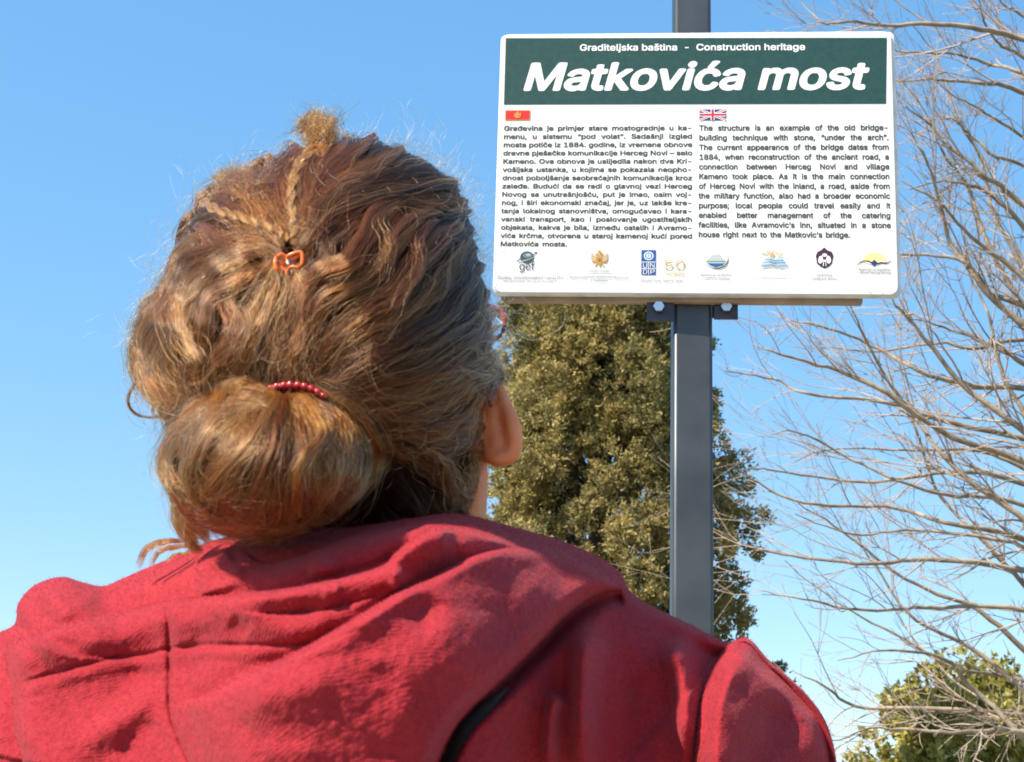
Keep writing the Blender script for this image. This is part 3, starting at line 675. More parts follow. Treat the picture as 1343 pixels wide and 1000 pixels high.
# ---- spectacles: only the right-hand rim shows past the hair
tort = noise_mat('tortoise_frame', (.12, .015, .008), (.38, .06, .02), 120, .25, lo=.4, hi=.6)
lens = mat('clear_lens', (.85, .9, 1.), .03, spec=.8); lens.node_tree.nodes['Principled BSDF'].inputs['Transmission Weight'].default_value = .9
GY = hy0 + .105
gc = P(655, 428, GY)
gz = gc[2]
def rim(cxm, s):
    a = np.linspace(0, 2 * math.pi, 40, endpoint=False)
    return [(cxm + .030 * np.sign(math.cos(t)) * abs(math.cos(t)) ** .8, GY - .006 * abs(math.cos(t)) * (1 if math.cos(t) * s > 0 else 0), gz + .0165 * np.sign(math.sin(t)) * abs(math.sin(t)) ** .8) for t in a]
rx = P(662, 428, GY)[0] - hx0 - .030
gpaths = []
gl_parent = None
tv_all, tf_all, off = [], [], 0
for s in (-1, 1):
    r_ = np.array(rim(hx0 + s * rx, s)); r_ = np.vstack([r_, r_[:1]])
    v, f = tubes(r_[None], np.full((1, len(r_)), .0017), 8); tv_all.append(v); tf_all.append(f + off); off += len(v)
    tp = catmull([(hx0 + s * (rx + .029), GY - .002, gz + .012), (hx0 + s * (rx + .018), GY - .012, gz + .008), (hx0 + s * .082, GY - .04, gz + .004), (hx0 + s * .080, EY + .012, gz - .006), (hx0 + s * .080, EY - .002, gz - .03)], 24)
    v, f = tubes(tp[None], np.full((1, 24), .0024), 8); tv_all.append(v); tf_all.append(f + off); off += len(v)
br = catmull([(hx0 - rx + .029, GY, gz + .006), (hx0, GY + .004, gz + .010), (hx0 + rx - .029, GY, gz + .006)], 12); v, f = tubes(br[None], np.full((1, 12), .002), 8); tv_all.append(v); tf_all.append(f + off)
gl = mesh('spectacles', np.vstack(tv_all), np.vstack(tf_all), tort, person); gl['label'] = 'tortoiseshell spectacle frame'
for s in (-1, 1):
    r_ = np.array(rim(hx0 + s * rx, s)); n_ = len(r_); V = np.vstack([r_ + [0, -.001, 0], r_ + [0, .001, 0]])
    mesh('lens', V, [tuple(range(n_)), tuple(range(n_, 2 * n_))[::-1]] + [(i, (i + 1) % n_, n_ + (i + 1) % n_, n_ + i) for i in range(n_)], lens, gl, smooth=False)

# ================================================================== hair
OUT = [(174, 440), (178, 415), (192, 392), (212, 360), (232, 320), (250, 292), (262, 268), (280, 250), (298, 228), (322, 224), (345, 218), (372, 198), (400, 186), (440, 184), (490, 179), (530, 188), (565, 205), (596, 230), (616, 258), (628, 300), (638, 345),
       (645, 390), (648, 430), (654, 470), (655, 498), (642, 520), (638, 560), (633, 600), (628, 650), (622, 690), (560, 712), (450, 715), (340, 702), (272, 690), (244, 670), (228, 645), (224, 600), (218, 560), (190, 520), (176, 480)]
op = catmull(OUT + OUT[:1], 400); OX, OY = 420., 455.
oa = np.arctan2(op[:, 1] - OY, op[:, 0] - OX); orr = np.hypot(op[:, 0] - OX, op[:, 1] - OY)
HY, HD = .965, .125
def head_rho(x, y):
    a = np.arctan2(y - OY, x - OX); return np.hypot(x - OX, y - OY) / np.interp(a, oa[np.argsort(oa)], orr[np.argsort(oa)], period=2 * math.pi)
def head_Y(x, y):
    ys = np.where(y > OY, OY + (y - OY) * .66, y)
    r = np.minimum(head_rho(x, ys), 1.); d = HD * np.sqrt(np.maximum(1 - r ** 2.3, 0))
    lower = .045 * sstep((y - 520) / 180)      # the nape tucks in under the bun
    return HY - d + lower
BX, BY, BRX, BRY = 352., 608., 140., 107.
def bun_Y(x, y):
    q = ((x - BX) / BRX) ** 2 + ((y - BY) / BRY) ** 2
    return np.where(q < 1, .865 - .075 * np.sqrt(np.maximum(1 - q, 0)), np.where(q < 1.5, .865 + .03 * (q - 1), 9.))
hair_base = mat('shaded_underlayer', (.022, .009, .004), 1., spec=0.)  # shade under and between the locks put into the dark colour
# cap
na_, nr_ = 220, 60
A_ = np.linspace(-math.pi, math.pi, na_, endpoint=False); r_ = np.sin(np.linspace(0, math.pi / 2, nr_))
RO = np.interp(A_, oa[np.argsort(oa)], orr[np.argsort(oa)], period=2 * math.pi)
x_ = OX + (RO[:, None] - 11) * r_ * np.cos(A_)[:, None]; y_ = OY + (RO[:, None] - 11) * r_ * np.sin(A_)[:, None]
capb = P(x_, y_, head_Y(x_, y_) + .011 + .003 * vnoise(x_ / 16, y_ / 30, 2))
r2 = np.cos(np.linspace(0, math.pi / 2, 16))[1:]
capf = P(OX + (RO[:, None] - 11) * r2 * np.cos(A_)[:, None], OY + (RO[:, None] - 11) * r2 * np.sin(A_)[:, None] - 10 * (1 - r2), HY + .011 + .035 * np.sqrt(1 - r2 ** 2) + 0 * RO[:, None])
cv = np.concatenate([capb, capf], 1); m_ = cv.shape[1]; ix = np.arange(na_ * m_).reshape(na_, m_)
cq = np.stack([ix[:, :-1], ix[:, 1:], np.roll(ix, -1, 0)[:, 1:], np.roll(ix, -1, 0)[:, :-1]], -1).reshape(-1, 4)
hair = mesh('hair', cv.reshape(-1, 3), cq, hair_base, person)
# bun core
th = np.linspace(0, 2 * math.pi, 60, endpoint=False); rr = np.sin(np.linspace(0, math.pi / 2, 18))
xb = BX + (BRX - 12) * rr * np.cos(th)[:, None]; yb = BY + (BRY - 14) * rr * np.sin(th)[:, None]
bc = P(xb, yb, .865 + .005 - .070 * np.sqrt(1 - rr ** 2) + 0 * xb); bc2 = P(xb[:, ::-1][:, 1:], yb[:, ::-1][:, 1:], .87 + .05 * np.sqrt(1 - rr[::-1][1:] ** 2) + 0 * xb[:, 1:])
bv = np.concatenate([bc, bc2], 1); m_ = bv.shape[1]; ix = np.arange(60 * m_).reshape(60, m_)
bq = np.stack([ix[:, :-1], ix[:, 1:], np.roll(ix, -1, 0)[:, 1:], np.roll(ix, -1, 0)[:, :-1]], -1).reshape(-1, 4)
bun = mesh('bun', bv.reshape(-1, 3), bq, hair_base, hair)

def hair_shader(name, c1, c2, mixf=.22, spec=(.5, .5, .5)):
    """fibres: a brown body colour under a strand highlight, tone differing from strand to strand"""
    m = bpy.data.materials.new(name); m.use_nodes = True; t = m.node_tree; t.nodes.clear()
    out = t.nodes.new('ShaderNodeOutputMaterial'); h = t.nodes.new('ShaderNodeBsdfHairPrincipled'); h.parametrization = 'COLOR'
    hi = t.nodes.new('ShaderNodeHairInfo'); r = t.nodes.new('ShaderNodeValToRGB'); r2 = t.nodes.new('ShaderNodeValToRGB')
    r.color_ramp.elements[0].color = (*[c * .45 for c in c1], 1); r.color_ramp.elements[1].color = (*[c * .75 for c in c2], 1)
    r2.color_ramp.elements[0].color = (*c1, 1); r2.color_ramp.elements[1].color = (*c2, 1); r2.color_ramp.elements[0].position = .1
    t.links.new(hi.outputs['Random'], r.inputs['Fac']); t.links.new(hi.outputs['Random'], r2.inputs['Fac']); t.links.new(r.outputs[0], h.inputs['Color'])
    h.inputs['Roughness'].default_value = .19; h.inputs['Radial Roughness'].default_value = .4; h.inputs['IOR'].default_value = 1.45
    d = t.nodes.new('ShaderNodeBsdfDiffuse'); t.links.new(r2.outputs[0], d.inputs['Color'])
    mx = t.nodes.new('ShaderNodeMixShader'); mx.inputs[0].default_value = mixf
    t.links.new(h.outputs[0], mx.inputs[1]); t.links.new(d.outputs[0], mx.inputs[2]); t.links.new(mx.outputs[0], out.inputs[0]); return m
HM = hair_shader('brown_hair', (.018, .0045, .0015), (.32, .09, .020))
HM2 = hair_shader('warm_brown_hair', (.026, .007, .002), (.38, .12, .028)); HD_ = hair_shader('deep_brown_hair', (.010, .0025, .001), (.14, .040, .010))
HML = hair_shader('sunlit_brown_hair', (.040, .011, .003), (.52, .20, .048))  # sunlight on the left side and bun put into a lighter brown
def guide_strands(pts, lift, r0, n, m=20, surf=head_Y, amp=2.2, clumps=8, tipr=.35, z=True, depth=1.0, frizz=.05, rootr=.5, rng=RNG, rs=1.):
    """strands of one lock in (px, py, Y)"""
    pts = np.array(pts, float); r0 = r0 * rs
    if z: pts = pts * .6 + [160, 120]
    lift = np.atleast_1d(lift) * 1.5 + (rng.uniform(-2, 5) if np.max(lift) > 3 else 0)
    D = catmull(pts, 120); lf = np.interp(np.linspace(0, 1, 120), np.linspace(0, 1, len(np.atleast_1d(lift))), np.atleast_1d(lift))
    T = np.gradient(D, axis=0); T /= np.linalg.norm(T, axis=1, keepdims=True) + 1e-9; N = np.stack([-T[:, 1], T[:, 0]], 1)
    t0 = rng.random(n) ** 3 * .14; t1 = 1 - rng.random(n) ** 2 * .35
    u = t0[:, None] + (t1 - t0)[:, None] * np.linspace(0, 1, m)[None]
    f = u * 119; i = np.minimum(f.astype(int), 118); w_ = (f - i)[..., None]
    c = D[i] * (1 - w_) + D[i + 1] * w_; nn = N[i] * (1 - w_) + N[i + 1] * w_; L = lf[i]
    prof = (rootr + (1 - rootr) * sstep(u / .3)) * (tipr + (1 - tipr) * sstep((1 - u) / .45))
    ca = rng.random((clumps, 2)); ca = np.stack([np.sqrt(ca[:, 0]) * np.cos(ca[:, 1] * 6.283), np.sqrt(ca[:, 0]) * np.sin(ca[:, 1] * 6.283)], 1)
    k = rng.integers(0, clumps, n); sa_ = rng.random((n, 2)); so = np.stack([np.sqrt(sa_[:, 0]) * np.cos(sa_[:, 1] * 6.283), np.sqrt(sa_[:, 0]) * np.sin(sa_[:, 1] * 6.283)], 1)
    cl_r = np.where(rng.random((n, 1)) < .88, .30, .75); o = ca[k] * .72 + so * cl_r
    ph = rng.random() * 6.28 + rng.normal(0, .28, clumps); fq = rng.uniform(1.2, 2.6) * rng.uniform(.9, 1.1, clumps)
    wave = amp * np.sin(ph[k][:, None] + fq[k][:, None] * u * 6.28) + .45 * amp * np.sin(2.3 * ph[k][:, None] + 2.7 * fq[k][:, None] * u * 6.28)
    p1, p2 = rng.random((2, n, 1)) * 6.28; q1 = rng.uniform(2, 6, (n, 1))
    ind = min(1., amp / 3) * .8 * np.sin(p1 + q1 * u * 6.28) * rng.random((n, 1)) + rng.normal(0, 1, (n, 1)) * r0 * .14 * u * (1 - u) * 2
    fz = (rng.random((n, 1)) < frizz) * rng.normal(0, 1, (n, 1)) * 13 * u ** 1.2 * (1 + .6 * np.sin(p2 + 9 * u))
    side = o[:, :1] * r0 * prof + wave + ind + fz
    x = c[..., 0] + nn[..., 0] * side; y = c[..., 1] + nn[..., 1] * side
    nrm = o[:, 1:] * r0 * prof * depth + .5 * wave + np.abs(fz) * .8 + .5 * np.cos(p1 + q1 * u * 6.28)
    Y = surf(x, y) - (L + nrm) * PX
    return P(x, y, Y)
def hair_object(name, groups, m, parent, rad_=.00011, kind=None):
    arrs = [g.reshape(-1, 3) for g in groups]; sizes = np.concatenate([np.full(g.shape[0], g.shape[1]) for g in groups])
    pos = np.vstack(arrs) - base_of(parent)
    hc = bpy.data.hair_curves.new(name); hc.add_curves(sizes.tolist())
    hc.points.foreach_set('position', pos.astype(np.float32).ravel())
    tt = np.concatenate([np.tile(np.linspace(0, 1, g.shape[1]), g.shape[0]) for g in groups]); rn = np.repeat(RNG.uniform(.7, 1.35, len(sizes)), sizes)
    rv = (rad_ * rn * (1 - .75 * np.clip((tt - .6) / .4, 0, 1) ** 1.5)).astype(np.float32)
    a = hc.attributes.get('radius') or hc.attributes.new('radius', 'FLOAT', 'POINT'); a.data.foreach_set('value', rv)
    hc.materials.append(m); o = bpy.data.objects.new(name, hc); link(o, parent)
    if kind: o['kind'] = kind
    return o
# name: (points in the 867x1000 enlargement of the head, lift px, radius px)
CROWN = [([(500, 100), (450, 150), (410, 220), (385, 290), (372, 340)], 4, 17), ([(560, 100), (490, 150), (430, 230), (395, 300), (375, 345)], 5, 18), ([(620, 128), (540, 165), (460, 220), (405, 290), (380, 345)], 6, 18),
         ([(680, 165), (600, 180), (510, 210), (430, 260), (385, 340)], 8, 17), ([(735, 205), (650, 205), (560, 225), (470, 260), (400, 320), (380, 350)], 12, 16), ([(757, 245), (690, 232), (600, 235), (500, 250), (420, 300)], 6, 15),
         ([(440, 115), (400, 170), (375, 240), (365, 320)], 6, 16), ([(385, 115), (350, 180), (350, 250), (360, 330)], 5, 18), ([(330, 140), (300, 180), (315, 250), (350, 330)], 5, 20), ([(290, 175), (280, 220), (310, 280), (350, 340)], 6, 19),
         ([(240, 175), (240, 220), (280, 270), (340, 330)], 6, 18), ([(200, 240), (240, 275), (300, 310), (350, 345)], 5, 15), ([(128, 345), (150, 290), (200, 262), (260, 270), (320, 305)], 4, 16), ([(150, 300), (185, 245), (230, 235), (290, 270), (340, 320)], 3, 16), ([(160, 290), (200, 320), (270, 330), (350, 355)], 10, 15), ([(165, 310), (220, 350), (280, 350), (345, 365)], 6, 14)]
LEFT = [([(335, 335), (270, 350), (200, 390), (150, 440), (120, 510), (90, 590), (110, 680), (130, 740)], [4, 14, 22, 16, 14, 16, 14, 4], 24), ([(300, 328), (220, 340), (150, 372), (110, 420), (80, 500), (60, 570), (90, 650), (110, 720)], [4, 10, 14, 12, 8, 8, 6, 2], 24),
        ([(200, 305), (150, 330), (110, 400), (72, 470), (42, 540), (50, 600), (88, 680)], 4, 18), ([(335, 350), (290, 390), (230, 420), (185, 460), (160, 540), (130, 620), (150, 700), (160, 745)], [4, 10, 16, 22, 14, 14, 18, 6], 23),
        ([(340, 360), (300, 420), (262, 470), (240, 540), (200, 600), (190, 680), (170, 740)], [3, 8, 12, 12, 10, 14, 6], 20), ([(345, 370), (320, 430), (300, 500), (270, 560), (240, 620), (235, 690)], 6, 16),
        ([(300, 370), (245, 400), (228, 460), (252, 510), (225, 570), (170, 615), (130, 640)], [6, 20, 26, 22, 26, 20, 8], 15), ([(240, 365), (180, 400), (132, 460), (128, 530), (168, 590), (158, 660)], [8, 22, 28, 24, 26, 10], 17),
        ([(100, 420), (62, 480), (38, 540), (45, 620), (70, 680), (100, 715)], 4, 15), ([(150, 380), (100, 440), (90, 510), (60, 580), (80, 640), (140, 690), (170, 720)], [4, 14, 20, 14, 18, 14, 6], 14),
        ([(130, 560), (110, 620), (130, 680), (110, 740), (100, 790)], [6, 14, 12, 16, 4], 16), ([(200, 560), (180, 620), (130, 660), (110, 700), (125, 760)], [10, 18, 14, 10, 4], 13)]
MID = [([(365, 360), (350, 430), (335, 520), (330, 600), (335, 655)], 4, 15), ([(370, 370), (372, 450), (355, 530), (350, 600), (350, 650)], 6, 15), ([(375, 380), (400, 450), (390, 540), (370, 600), (362, 650)], 8, 16), ([(340, 370), (322, 450), (312, 540), (312, 610), (320, 665)], 3, 13),
       ([(330, 400), (300, 470), (290, 560), (295, 620), (305, 665)], 3, 14), ([(385, 400), (430, 440), (432, 520), (400, 590), (375, 645)], 8, 16)]
RIGHT = [([(620, 238), (560, 262), (525, 320), (495, 370), (440, 400), (410, 450), (395, 540), (375, 645)], [2, 10, 20, 26, 18, 10, 6, 4], 19), ([(700, 255), (640, 280), (590, 340), (560, 400), (500, 430), (440, 470), (420, 560), (385, 645)], [2, 8, 16, 14, 22, 18, 8, 4], 20),
         ([(740, 285), (700, 315), (650, 370), (600, 430), (530, 470), (470, 520), (430, 600), (395, 648)], [2, 8, 12, 18, 20, 16, 8, 4], 20), ([(765, 320), (735, 370), (690, 420), (630, 480), (550, 520), (490, 560), (440, 620), (400, 652)], [2, 4, 10, 14, 20, 14, 8, 4], 19),
         ([(780, 370), (755, 420), (700, 490), (620, 540), (540, 580), (470, 620), (410, 652)], [2, 6, 10, 16, 16, 10, 4], 19), ([(795, 430), (765, 490), (690, 550), (610, 590), (530, 620), (460, 645), (415, 656)], [2, 6, 10, 14, 12, 8, 4], 18),
         ([(805, 480), (775, 540), (700, 590), (620, 620), (540, 645), (470, 660), (430, 665)], [2, 5, 10, 14, 10, 6, 3], 18), ([(812, 530), (775, 580), (700, 625), (620, 655), (540, 670), (480, 680)], [3, 6, 8, 10, 8, 4], 17),
         ([(825, 575), (775, 615), (700, 660), (620, 690), (560, 700), (500, 690)], [6, 8, 8, 8, 6, 3], 16), ([(825, 610), (755, 655), (690, 700), (630, 720), (570, 720), (510, 700)], [4, 6, 8, 8, 6, 3], 16), ([(790, 665), (760, 710), (700, 740), (630, 750), (570, 745)], 5, 16),
         ([(785, 720), (755, 760), (700, 780), (640, 790), (580, 780)], 4, 15), ([(640, 780), (690, 800), (720, 850), (750, 900), (760, 935)], [3, 10, 10, 8, 4], 8), ([(560, 770), (640, 800), (700, 850), (740, 905)], 3, 12), ([(785, 760), (775, 830), (765, 890), (750, 930)], 4, 10),
         ([(770, 700), (775, 770), (770, 830), (765, 900)], 3, 10), ([(760, 560), (800, 590), (822, 620), (812, 660)], [6, 8, 8, 6], 9), ([(740, 610), (790, 625), (815, 650), (800, 690)], [6, 9, 9, 6], 8), ([(525, 268), (465, 330), (425, 395), (402, 440)], [4, 16, 20, 8], 14), ([(600, 250), (560, 300), (560, 360), (520, 410), (470, 450)], [4, 14, 22, 20, 8], 14),
         ([(690, 280), (650, 330), (640, 400), (590, 470), (520, 500), (450, 560)], [4, 14, 20, 18, 18, 8], 14), ([(745, 330), (720, 420), (650, 470), (600, 530), (520, 560), (450, 610)], [4, 12, 14, 18, 14, 6], 13), ([(590, 420), (560, 520), (500, 570), (430, 640)], [4, 14, 12, 4], 12),
         ([(480, 290), (505, 340), (480, 400), (430, 440), (405, 500)], [4, 10, 12, 8, 3], 9)]
BUN = [([(400, 655), (470, 675), (530, 725), (557, 790), (530, 860), (470, 925)], 2, 15), ([(392, 658), (450, 700), (500, 755), (508, 840), (460, 925), (400, 955)], 5, 17), ([(385, 660), (420, 710), (455, 790), (440, 880), (390, 960)], 6, 18), ([(375, 662), (392, 740), (400, 830), (370, 910), (320, 968)], 6, 18),
       ([(358, 665), (352, 740), (342, 830), (310, 900), (268, 950)], 5, 17), ([(345, 668), (305, 720), (275, 800), (240, 870), (222, 935)], 8, 18), ([(332, 665), (262, 700), (222, 780), (190, 855), (200, 935)], 6, 18), ([(305, 668), (235, 685), (182, 745), (142, 825), (150, 885), (185, 935)], 6, 18),
       ([(275, 665), (205, 695), (135, 745), (98, 805), (112, 870), (150, 940)], 5, 16), ([(310, 652), (245, 640), (175, 680), (122, 740), (92, 800)], [4, 12, 14, 8, 3], 15), ([(365, 700), (305, 690), (222, 690), (155, 730), (110, 795)], [4, 12, 14, 10, 3], 10),
       ([(320, 660), (270, 640), (220, 650), (200, 700), (170, 760), (120, 800)], [4, 16, 20, 16, 12, 4], 12), ([(350, 700), (330, 770), (250, 800), (180, 850), (140, 900)], [5, 12, 12, 10, 4], 12), ([(400, 665), (440, 740), (400, 800), (380, 870), (390, 930)], [5, 14, 12, 10, 4], 11),
       ([(250, 700), (290, 760), (240, 830), (230, 900), (260, 960)], [5, 12, 12, 8, 4], 12), ([(470, 690), (500, 760), (470, 850), (420, 930)], [5, 9, 9, 4], 12)]
BUN += [([(120, 850), (150, 910), (210, 950), (290, 968), (370, 962), (450, 925)], 0, 15), ([(100, 820), (140, 890), (190, 925), (260, 945)], 2, 13), ([(200, 930), (260, 962), (330, 970), (410, 955)], 1, 13)]
def both_Y(x, y): return np.minimum(head_Y(x, y), bun_Y(x, y))
def fullness(d, surf, n_per, m=22, lump=0, **k):
    out = []
    for pts, lift, r0 in d:
        if lump: lift = np.array(lift) + RNG.uniform(-3, lump)
        out.append(guide_strands(pts, lift, r0, int(n_per * (r0 / 16) ** 1.2), m, surf, **k))
        out.append(guide_strands(np.array(pts) + RNG.normal(0, 5, (1, 2)), np.array(lift) + 4, r0 * 1.5, int(n_per * .04), m, surf, amp=4, frizz=.6, clumps=60))
    return out
def toned(groups, mats, parent, name='hair_strands'):
    """neighbouring locks differ a little in tone"""
    k = RNG.permutation(np.arange(len(groups) // 2) % len(mats))
    for i, m_ in enumerate(mats):
        g_ = [groups[2 * j + e] for j in range(len(groups) // 2) if k[j] == i for e in (0, 1)]
        if g_: hair_object(name, g_, m_, parent)
gs = fullness(CROWN, head_Y, 620, amp=1.6, rs=.9, depth=1.2, lump=4, frizz=.03) + fullness(MID, head_Y, 560, amp=1.6, rs=.85, depth=1.2, lump=4, frizz=.03) + fullness(RIGHT, head_Y, 600, amp=3.0, rs=.80, depth=1.35, lump=6, frizz=.035)
toned(gs, [HD_, HM, HM, HM2], hair)
hair_object('fleece_nap', [fz_], fm, hoodie, .00006, 'stuff')
toned(fullness(LEFT, head_Y, 620, amp=3.8, frizz=.05, rs=.84, depth=1.4, lump=6), [HM2, HML, HM, HML], hair)
for k in range(20):
    a0 = -2.95 + k / 25 * 4.6; e0 = rad(200 - k / 19 * 215)
    BUN.append(([(330 + 75 * k / 25, 662), (330 + 75 * k / 25 + 60 * math.cos(e0), 700 + 55 * math.sin(e0)), (323 + 170 * math.cos(e0), 800 + 120 * math.sin(e0)), (323 + 200 * math.cos(e0), 812 + 130 * max(math.sin(e0), -.1))], -3 + 4 * (k % 3), 10))
toned(fullness(BUN, both_Y, 700, amp=1.1, frizz=.03, tipr=.5, rs=.76, depth=1.5, lump=14, clumps=12), [HML, HM2, HM, HML], bun, 'bun_strands')
# broad under-layer combed towards the tie so no gap shows bare, coloured dark as gap shade
under = []
for k in range(46):
    a = -2.9 + k / 45 * 4.35
    ro = np.interp(a if a < math.pi else a - 2 * math.pi, oa[np.argsort(oa)], orr[np.argsort(oa)], period=2 * math.pi) - 8
    ex, ey = OX + ro * math.cos(a), OY + ro * math.sin(a)
    tx, ty = (380, 512) if ey > 300 or ex > 480 else (378, 345)
    mx, my = (ex + tx) / 2 + 14 * math.sin(k), (ey + ty) / 2 - 16
    under.append(guide_strands([(ex, ey), (mx, my), (tx, ty)], 0, 19, 260, 14, head_Y, z=False, amp=3, depth=.5, rootr=1.))
hair_object('hair_strands', under, hair_shader('gap_shade_hair', (.012, .004, .002), (.06, .022, .009)), hair, .00013)
gl_ = []
rg_ = np.random.default_rng(8)
for pts, lift, r0 in CROWN + RIGHT + MID + LEFT:
    gl_.append(guide_strands(np.array(pts) + rg_.normal(0, 9, (1, 2)), np.array(lift) + 10, r0 * .9, 13, 22, head_Y, amp=4, frizz=.5, clumps=26, rng=rg_, tipr=1.))
for pts, lift, r0 in BUN: gl_.append(guide_strands(np.array(pts) + rg_.normal(0, 7, (1, 2)), np.array(lift) + 9, r0 * .9, 12, 22, both_Y, amp=4, frizz=.5, clumps=12, rng=rg_, tipr=1.))
hair_object('stray_strands', gl_, hair_shader('golden_glint_hair', (.20, .065, .016), (.85, .38, .10), .2), hair, .00008)  # glints on the hair put into golden stray strands
# loose curls that hang free
loose = [guide_strands([(85, 612), (30, 640), (14, 680), (40, 708), (90, 714)], 4, 3.0, 130, 26, head_Y, amp=.6, frizz=.02, tipr=.8), guide_strands([(140, 985), (85, 985), (52, 1005), (34, 1045)], 4, 5.5, 70, 20, lambda x, y: .93 + 0 * x, amp=.8, tipr=1.3, clumps=30),
         guide_strands([(150, 995), (100, 998), (75, 1015), (60, 1040)], 6, 5, 50, 20, lambda x, y: .925 + 0 * x, amp=.8, tipr=1.3, clumps=30), guide_strands([(150, 1010), (120, 1012), (95, 1030)], 6, 2.2, 40, 20, lambda x, y: .92 + 0 * x, amp=.8, tipr=1.3, clumps=30),
         guide_strands([(125, 860), (122, 930), (148, 985), (175, 1010)], 6, 11, 300, 18, lambda x, y: .91 + 0 * x, amp=1., clumps=40, tipr=.8), guide_strands([(112, 860), (125, 920), (160, 985)], 6, 10, 300, 18, lambda x, y: .90 + 0 * x, amp=1., clumps=40, tipr=.8), guide_strands([(140, 860), (150, 930), (190, 990)], 6, 12, 300, 18, lambda x, y: .89 + 0 * x, amp=1., clumps=40, tipr=.8),
         guide_strands([(575, 515), (545, 545), (545, 590), (580, 625), (640, 625)], [22, 26, 28, 26, 18], 4.5, 60, 20, head_Y, amp=1.2, frizz=.1), guide_strands([(520, 565), (510, 600), (525, 635)], 20, 3, 26, 14, head_Y, amp=1.)]
hair_object('loose_curl', loose, HML, hair)
# thin plaits
def plait(pts, name, r=6.0, lift=22, turns=4.0):
    pts = np.array(pts, float) * .6 + [160, 120]; C_ = catmull(pts, 90); T = np.gradient(C_, axis=0); T /= np.linalg.norm(T, axis=1, keepdims=True); N = np.stack([-T[:, 1], T[:, 0]], 1)
    u = np.linspace(0, 1, 90); out = []
    for k in range(2):
        ph = u * turns * 6.283 / 1.0 + k * 3.1416
        cx_ = C_ + N * (np.sin(ph) * r * .62 * (1 - .35 * u))[:, None]; dz = lift + np.cos(ph) * r * .8
        n = 260; o = RNG.normal(0, 1, (n, 2)) * r * .24; o /= np.maximum(1, np.linalg.norm(o, axis=1, keepdims=True) / (r * .62))
        tw = u[None] * 9 + RNG.random((n, 1)) * .3
        sx_ = o[:, :1] * np.cos(tw) - o[:, 1:] * np.sin(tw); sy_ = o[:, :1] * np.sin(tw) + o[:, 1:] * np.cos(tw)
        x = cx_[:, 0] + N[:, 0] * sx_; y = cx_[:, 1] + N[:, 1] * sx_
        out.append(P(x, y, head_Y(x, y) - (dz + sy_) * PX))
    return hair_object(name, out, hair_shader('plait_hair', (.10, .035, .010), (.72, .36, .11)), hair, .00013)
plait([(172, 238), (195, 254), (225, 264), (260, 274), (300, 288), (340, 306), (362, 325)], 'plait'); plait([(432, 90), (410, 128), (386, 160), (372, 205), (370, 250), (376, 300), (374, 335)], 'plait', 6.0)
# fuzzy top knots and flyaways
def fuzz(cx_, cy_, rx_, ry_, n, ln, Yc, m=10):
    a = RNG.random(n) * 6.28; q = np.sqrt(RNG.random(n)); x0 = cx_ + rx_ * q * np.cos(a); y0 = cy_ + ry_ * q * np.sin(a); z0 = Yc + RNG.normal(0, .5, n) * rx_ * PX
    d = np.stack([np.cos(a) + RNG.normal(0, .7, n), np.sin(a) - .8 + RNG.normal(0, .7, n)], 1); d /= np.linalg.norm(d, axis=1, keepdims=True); cu = RNG.normal(0, 2.4, n); L = ln * RNG.uniform(.3, 1., n)
    u = np.linspace(0, 1, m); th_ = np.arctan2(d[:, 1], d[:, 0])[:, None] + cu[:, None] * u; st = L[:, None] / m
    x = x0[:, None] + np.cumsum(np.cos(th_) * st, 1); y = y0[:, None] + np.cumsum(np.sin(th_) * st, 1)
    return P(x, y, z0[:, None] + np.cumsum(RNG.normal(0, .3, (n, 1)) * st * PX, 1))
knots = [fuzz(414, 172, 10, 20, 420, 30, .93), fuzz(426, 176, 10, 14, 240, 24, .93), fuzz(311, 243, 22, 18, 480, 26, .94), fuzz(292, 262, 16, 12, 260, 22, .93)]
for q in range(9):
    f_ = (q - 4) / 4
    knots.append(guide_strands([(422 + 3 * f_, 206), (419 + 13 * f_, 182), (415 + 18 * f_, 160 + 5 * abs(f_)), (410 + 20 * f_, 143 + 14 * abs(f_))], [8, 16, 22, 24], 6, 150, 14, head_Y, z=False, amp=3, frizz=.35, tipr=1.5, clumps=16, rootr=.12))
    knots.append(guide_strands([(318 + 10 * f_, 262), (312 + 18 * f_, 240), (306 + 26 * f_, 222 + 5 * abs(f_))], 16, 7, 130, 14, head_Y, z=False, amp=3, frizz=.35, tipr=1.5, clumps=16, rootr=.12))
hair_object('top_knot', knots, HML, hair)
n = 1250; a = np.concatenate([RNG.uniform(-3.14, 0.1, 880), RNG.uniform(1.9, 3.14, 210), RNG.uniform(-1.2, .2, 160)])
ro = np.interp(a, oa[np.argsort(oa)], orr[np.argsort(oa)], period=2 * math.pi) - RNG.uniform(0, 14, n)
x0 = OX + ro * np.cos(a); y0 = OY + ro * np.sin(a); th0 = a + RNG.normal(0, .9, n); L = RNG.gamma(2.0, 15, n).clip(8, 85); cu = RNG.normal(0, 2.6, n); u = np.linspace(0, 1, 16)
th_ = th0[:, None] + cu[:, None] * u + .5 * np.sin(RNG.random((n, 1)) * 6 + u * 7); st = L[:, None] / 16
fx_ = x0[:, None] + np.cumsum(np.cos(th_) * st, 1); fy_ = y0[:, None] + np.cumsum(np.sin(th_) * st, 1)
fly = [P(fx_, fy_, HY - .01 + RNG.normal(0, .02, (n, 1)) + 0 * fx_)]
n = 420; x0 = RNG.uniform(230, 630, n); y0 = RNG.uniform(210, 640, n); th0 = RNG.uniform(0, 6.28, n); L = RNG.gamma(2.2, 14, n).clip(10, 80); cu = RNG.normal(0, 2.4, n)
